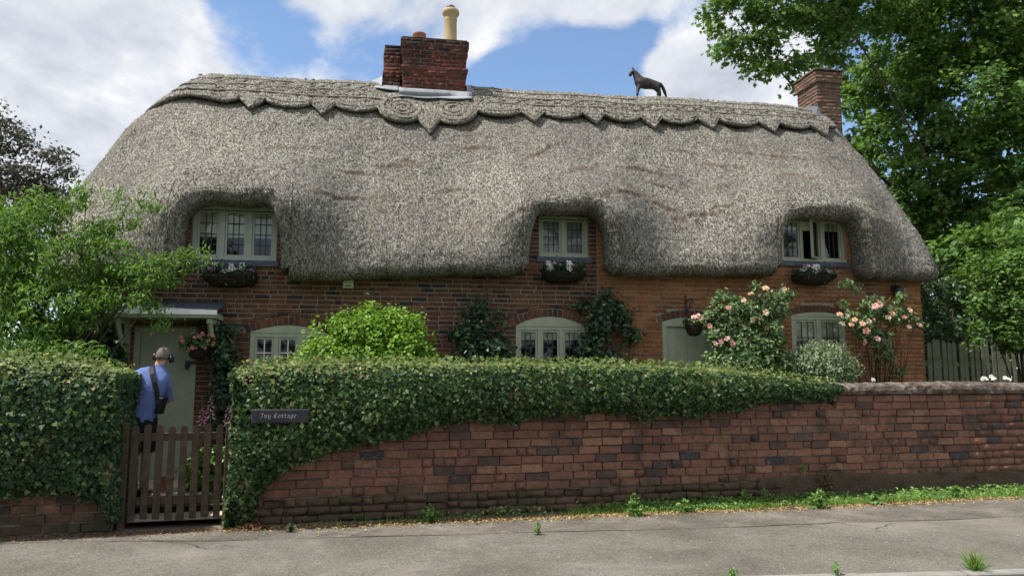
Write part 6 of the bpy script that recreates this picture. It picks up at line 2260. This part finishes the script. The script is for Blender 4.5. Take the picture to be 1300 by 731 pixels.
# cross-body bag with a wide strap
bag = thing('shoulder_bag', 'black bag worn across the back of the person in blue', 'bag', (-4.40, 8.90, GZ + 0.03))
bgm = MB()
Mx = Matrix.Translation((.262, .01, 1.02)) @ Matrix.Rotation(R(14), 4, 'Y')
bgm.cbox(-.030, .034, -.080, .05, -.06, .14, .018, Mx)
bgm.build('pouch', M['black'], bag)
stp = MB()
line = [(.115, .085, 1.525), (.130, .015, 1.49), (.165, -.030, 1.42), (.210, -.056, 1.32), (.245, -.056, 1.22), (.258, -.050, 1.12)]
vs, fs = [], []
for i, p in enumerate(line):
    p = Vector(p)
    for s_ in (-1, 1):
        vs.append(p + Vector((s_ * .026, -.006, s_ * .012)))
for i in range(len(line) - 1):
    fs.append((2 * i, 2 * i + 1, 2 * i + 3, 2 * i + 2))
stp.add(vs, fs)
o = stp.build('strap', M['black'], bag)
o.modifiers.new('t', 'SOLIDIFY').thickness = 0.008

# ------------------------------------------------------------------ verge: grass, weeds and litter along the wall foot
def gpt(X, Y, z=0.0): return G.w(X, Y, z)


n = 30000
X = -2.6 + 11.5 * rng.uniform(0, 1, n) ** 0.8
dens = np.interp(X, [-3, -1.2, 0.5, 1.6, 2.5, 9], [0.08, 0.16, 0.5, 0.85, 1.0, 1.0]) * np.clip(0.62 + 0.75 * vnoise(np.stack([X * 2.3, X * 0], -1), 91), 0.05, 1)
k = rng.uniform(0, 1, n) < dens
X = X[k]
n = len(X)
wdt = np.interp(X, [-3, 1, 3, 9], [0.16, 0.30, 0.42, 0.46])
Y = -0.075 - wdt * rng.uniform(0, 1, n) ** 1.5
pts = np.stack([X * G.c - Y * G.s + G.o[0], X * G.s + Y * G.c + G.o[1], np.full(n, -0.004)], -1)
Tt = rng.normal(0, 0.45, (n, 3)) + np.array([0, 0, 1.0])
Nn_ = rng.normal(0, 1, (n, 3)); Nn_[:, 2] *= 0.2
obj('verge_grass', leaf_mesh('verge_grass', pts, Nn_, rng.uniform(0.03, 0.10, n) * np.interp(X, [-3, 2, 9], [0.7, 1, 1.1]), 'blade', Tt), M['grass'], label='strip of grass along the foot of the brick wall', cat='grass', kind='stuff')
n = 9000
X = -3.2 + 12 * rng.uniform(0, 1, n) ** 0.9
Y = -0.12 - np.abs(rng.normal(0, 0.14, n)) - np.interp(X, [-3, 0, 3, 9], [0.02, 0.18, 0.30, 0.34]) * rng.uniform(0.4, 1.1, n)
pts = np.stack([X * G.c - Y * G.s + G.o[0], X * G.s + Y * G.c + G.o[1], rng.uniform(0.004, 0.014, n)], -1)
obj('leaf_litter', leaf_mesh('leaf_litter', pts, rng.normal(0, 0.3, (n, 3)) + np.array([0, 0, 1]), rng.uniform(0.016, 0.044, n), 'oval'), M['litter'], label='dry yellow leaf litter at the edge of the pavement', cat='leaf litter', kind='stuff')
n = 9000
X = -1.5 + 10.4 * rng.uniform(0, 1, n) ** 0.8
dens = np.interp(X, [-2, 0.5, 1.6, 2.5, 9], [0.06, 0.3, 0.8, 1.0, 1.0]) * np.clip(0.55 + 0.9 * vnoise(np.stack([X * 1.9 + 40, X * 0], -1), 95), 0.05, 1)
X = X[rng.uniform(0, 1, n) < dens]
n = len(X)
Y = -0.08 - np.interp(X, [-3, 1, 3, 9], [0.16, 0.24, 0.36, 0.40]) * rng.uniform(0, 1, n) ** 1.3
pts = np.stack([X * G.c - Y * G.s + G.o[0], X * G.s + Y * G.c + G.o[1], 0.01 + rng.uniform(0, 0.11, n) * np.clip(1.2 + Y * 2, 0.15, 1)], -1)
obj('verge_weeds', leaf_mesh('verge_weeds', pts, rng.normal(0, 0.5, (n, 3)) + np.array([0, -0.3, 0.9]), rng.uniform(0.025, 0.06, n), 'oval'), M['l_weed'], label='low broad leaved weeds along the foot of the brick wall', cat='weeds', kind='stuff')
# heap of brown leaves by the gate post
q = G.loc(*on_ground(318, 671)[:2])
n = 420
X = q[0] + rng.normal(0, 0.13, n); Y = np.minimum(q[1] + rng.normal(0, 0.06, n), -0.1)
pts = np.stack([X * G.c - Y * G.s + G.o[0], X * G.s + Y * G.c + G.o[1], rng.uniform(0.005, 0.05, n) * np.exp(-((X - q[0]) / 0.15) ** 2) + 0.006], -1)
obj('leaf_heap', leaf_mesh('leaf_heap', pts, rng.normal(0, 0.5, (n, 3)) + np.array([0, 0, 1]), rng.uniform(0.02, 0.045, n), 'oval'), M['litter_brown'], label='small heap of brown dead leaves right of the gate', cat='leaves', kind='stuff')
# moss and debris under the big hedge
n = 2600
X = rng.uniform(-8.5, -3.2, n); Y = -0.10 - np.abs(rng.normal(0, 0.16, n))
pts = np.stack([X * G.c - Y * G.s + G.o[0], X * G.s + Y * G.c + G.o[1], rng.uniform(0.004, 0.014, n)], -1)
obj('hedge_debris', leaf_mesh('hedge_debris', pts, rng.normal(0, 0.35, (n, 3)) + np.array([0, 0, 1]), rng.uniform(0.012, 0.035, n), 'oval'), M['litter_brown'], label='scattered debris on the pavement below the big hedge', cat='debris', kind='stuff')


# cracks and grit on the footway
ck = MB()
for pts_ in (((120, 689), (175, 683), (235, 688), (262, 696), (300, 690)), ((380, 681), (430, 676), (470, 680), (520, 676)), ((1010, 668), (1060, 662), (1110, 670), (1135, 663))):
    last = None
    for (p, q) in zip(pts_[:-1], pts_[1:]):
        for k_ in range(6):
            a_ = on_ground(p[0] + (q[0] - p[0]) * k_ / 6, p[1] + (q[1] - p[1]) * k_ / 6, 0.012) + Vector((random.gauss(0, .008), random.gauss(0, .012), 0))
            if last is not None:
                w_ = 0.003 + 0.003 * random.random()
                n_ = (a_ - last).cross(Vector((0, 0, 1))).normalized() * w_
                ck.add([last - n_, last + n_, a_ + n_, a_ - n_], [(0, 1, 2, 3)])
            last = a_
ck.build('pavement_crack', M['tar'], kind='structure')
n = 2600
X = rng.uniform(-8, 9, n); Y = -0.3 - 3.2 * rng.uniform(0, 1, n) ** 1.7
pts = np.stack([X * G.c - Y * G.s + G.o[0], X * G.s + Y * G.c + G.o[1], rng.uniform(0.008, 0.014, n)], -1)
obj('grit', leaf_mesh('grit', pts, rng.normal(0, 0.35, (n, 3)) + np.array([0, 0, 1]), rng.uniform(0.006, 0.020, n), 'oval'), M['litter'], label='grit and leaf fragments strewn over the pavement', cat='grit', kind='stuff')


def weed(px, py, hgt, wid, label, ml='l_weed', shape='oval', n=70, size=0.05, tall=False, z=0.0, wallY=None, name='weed'):
    if shape not in ('blade', 'thin') and 'wall foot' in label:
        hgt *= 1.45; n = int(n * 1.4)
    if wallY is None:
        b = on_ground(px, py, z)
    else:
        d_ = dir_px(px, py)
        X1, Y1 = G.loc(d_.x, d_.y); X0, Y0 = G.loc(0, 0)
        tt = (wallY - Y0) / (Y1 - Y0)
        b = Vector((d_.x * tt, d_.y * tt, 1.6 + d_.z * tt))
    t = thing(name, label, 'weed', b, R(G.deg), 'weeds along the pavement')
    f_ = rng.uniform(0, 1, n)
    a = rng.uniform(0, 2 * math.pi, n)
    Pp = np.stack([wid * np.cos(a) * f_ * 0.7, wid * 0.6 * np.sin(a) * f_ * 0.7, 0.01 + hgt * rng.uniform(0, 1, n) * (1 - 0.4 * f_)], -1)
    if wallY is not None or abs(G.loc(b.x, b.y)[1]) < 0.3:
        Pp[:, 1] = np.minimum(Pp[:, 1], -0.02 - (G.loc(b.x, b.y)[1] + 0.06))
    T = Pp * np.array([1.5, 1.5, 0.6]) + rng.normal(0, 0.03, (n, 3)) + np.array([0, 0, 0.04])
    Nn_ = rng.normal(0, 0.5, (n, 3)) + np.array([0, -0.3, 0.8])
    if shape in ('blade', 'thin'):
        T = Pp * np.array([2.2, 2.2, 0]) + np.array([0, 0, hgt]) + rng.normal(0, 0.05, (n, 3))
        Pp[:, 2] = 0.0; Pp[:, :2] *= 0.5
        Nn_ = rng.normal(0, 1, (n, 3)) * np.array([1, 1, .2])
    obj('leaves', leaf_mesh('leaves', Pp, Nn_, size * rng.uniform(0.6, 1.3, n), shape, T), M[ml], t)
    if shape not in ('blade', 'thin'):
        mb = MB()
        for i in range(6):
            mb.tube([(0, 0, 0), tuple(Vector(Pp[i]) * 0.5 + Vector((0, 0, .01))), tuple(Pp[i])], [.004, .003, .002], 4)
        mb.build('stems', M['l_weed'], t)
    return t


weed(683, 679, 0.14, 0.06, 'tall green weed standing alone on the pavement at the tar line', n=60, size=0.05, shape='lance')
weed(1238, 724, 0.16, 0.12, 'grassy weed tuft by the kerb at the lower right', shape='thin', n=130, size=0.17, ml='grass')
weed(1063, 731, 0.12, 0.07, 'slim upright weed at the kerb right of the small tuft', n=40, size=0.045, shape='lance')
weed(930, 733, 0.07, 0.06, 'small dark green tuft at the kerb bottom centre', n=45, size=0.04)
weed(545, 663, 0.13, 0.10, 'leafy dock plant at the wall foot left of centre', n=60, size=0.07)
weed(806, 655, 0.18, 0.14, 'bushy green weed at the wall foot below the ivy end', n=90, size=0.06)
weed(870, 650, 0.10, 0.16, 'low spreading weed at the wall foot right of the bushy one', n=90, size=0.05)
weed(1040, 645, 0.16, 0.18, 'green nettle clump at the wall foot under the reddish plant', n=120, size=0.055)
weed(1110, 640, 0.14, 0.14, 'broad leaved weed clump right of the nettles', n=90, size=0.06)
weed(945, 642, 0.15, 0.12, 'leafy weed at the wall foot near the brick repair', n=80, size=0.05)
weed(970, 640, 0.16, 0.06, 'thin tall weed against the wall footing', n=50, size=0.045, shape='lance')
weed(1215, 632, 0.12, 0.2, 'low green weeds at the wall foot toward the right edge', n=100, size=0.05)
weed(368, 675, 0.08, 0.09, 'small dark weed in the shade right of the leaf heap', ml='l_ever', n=50, size=0.04)
weed(1047, 622, 0.34, 0.24, 'reddish wiry plant growing out of the brick wall', ml='l_redweed', n=330, size=0.036, wallY=-0.06, name='wall_plant')
weed(1018, 600, 0.12, 0.07, 'yellow green sprig growing from the wall beside the reddish plant', n=50, size=0.035, wallY=-0.06, name='wall_plant')
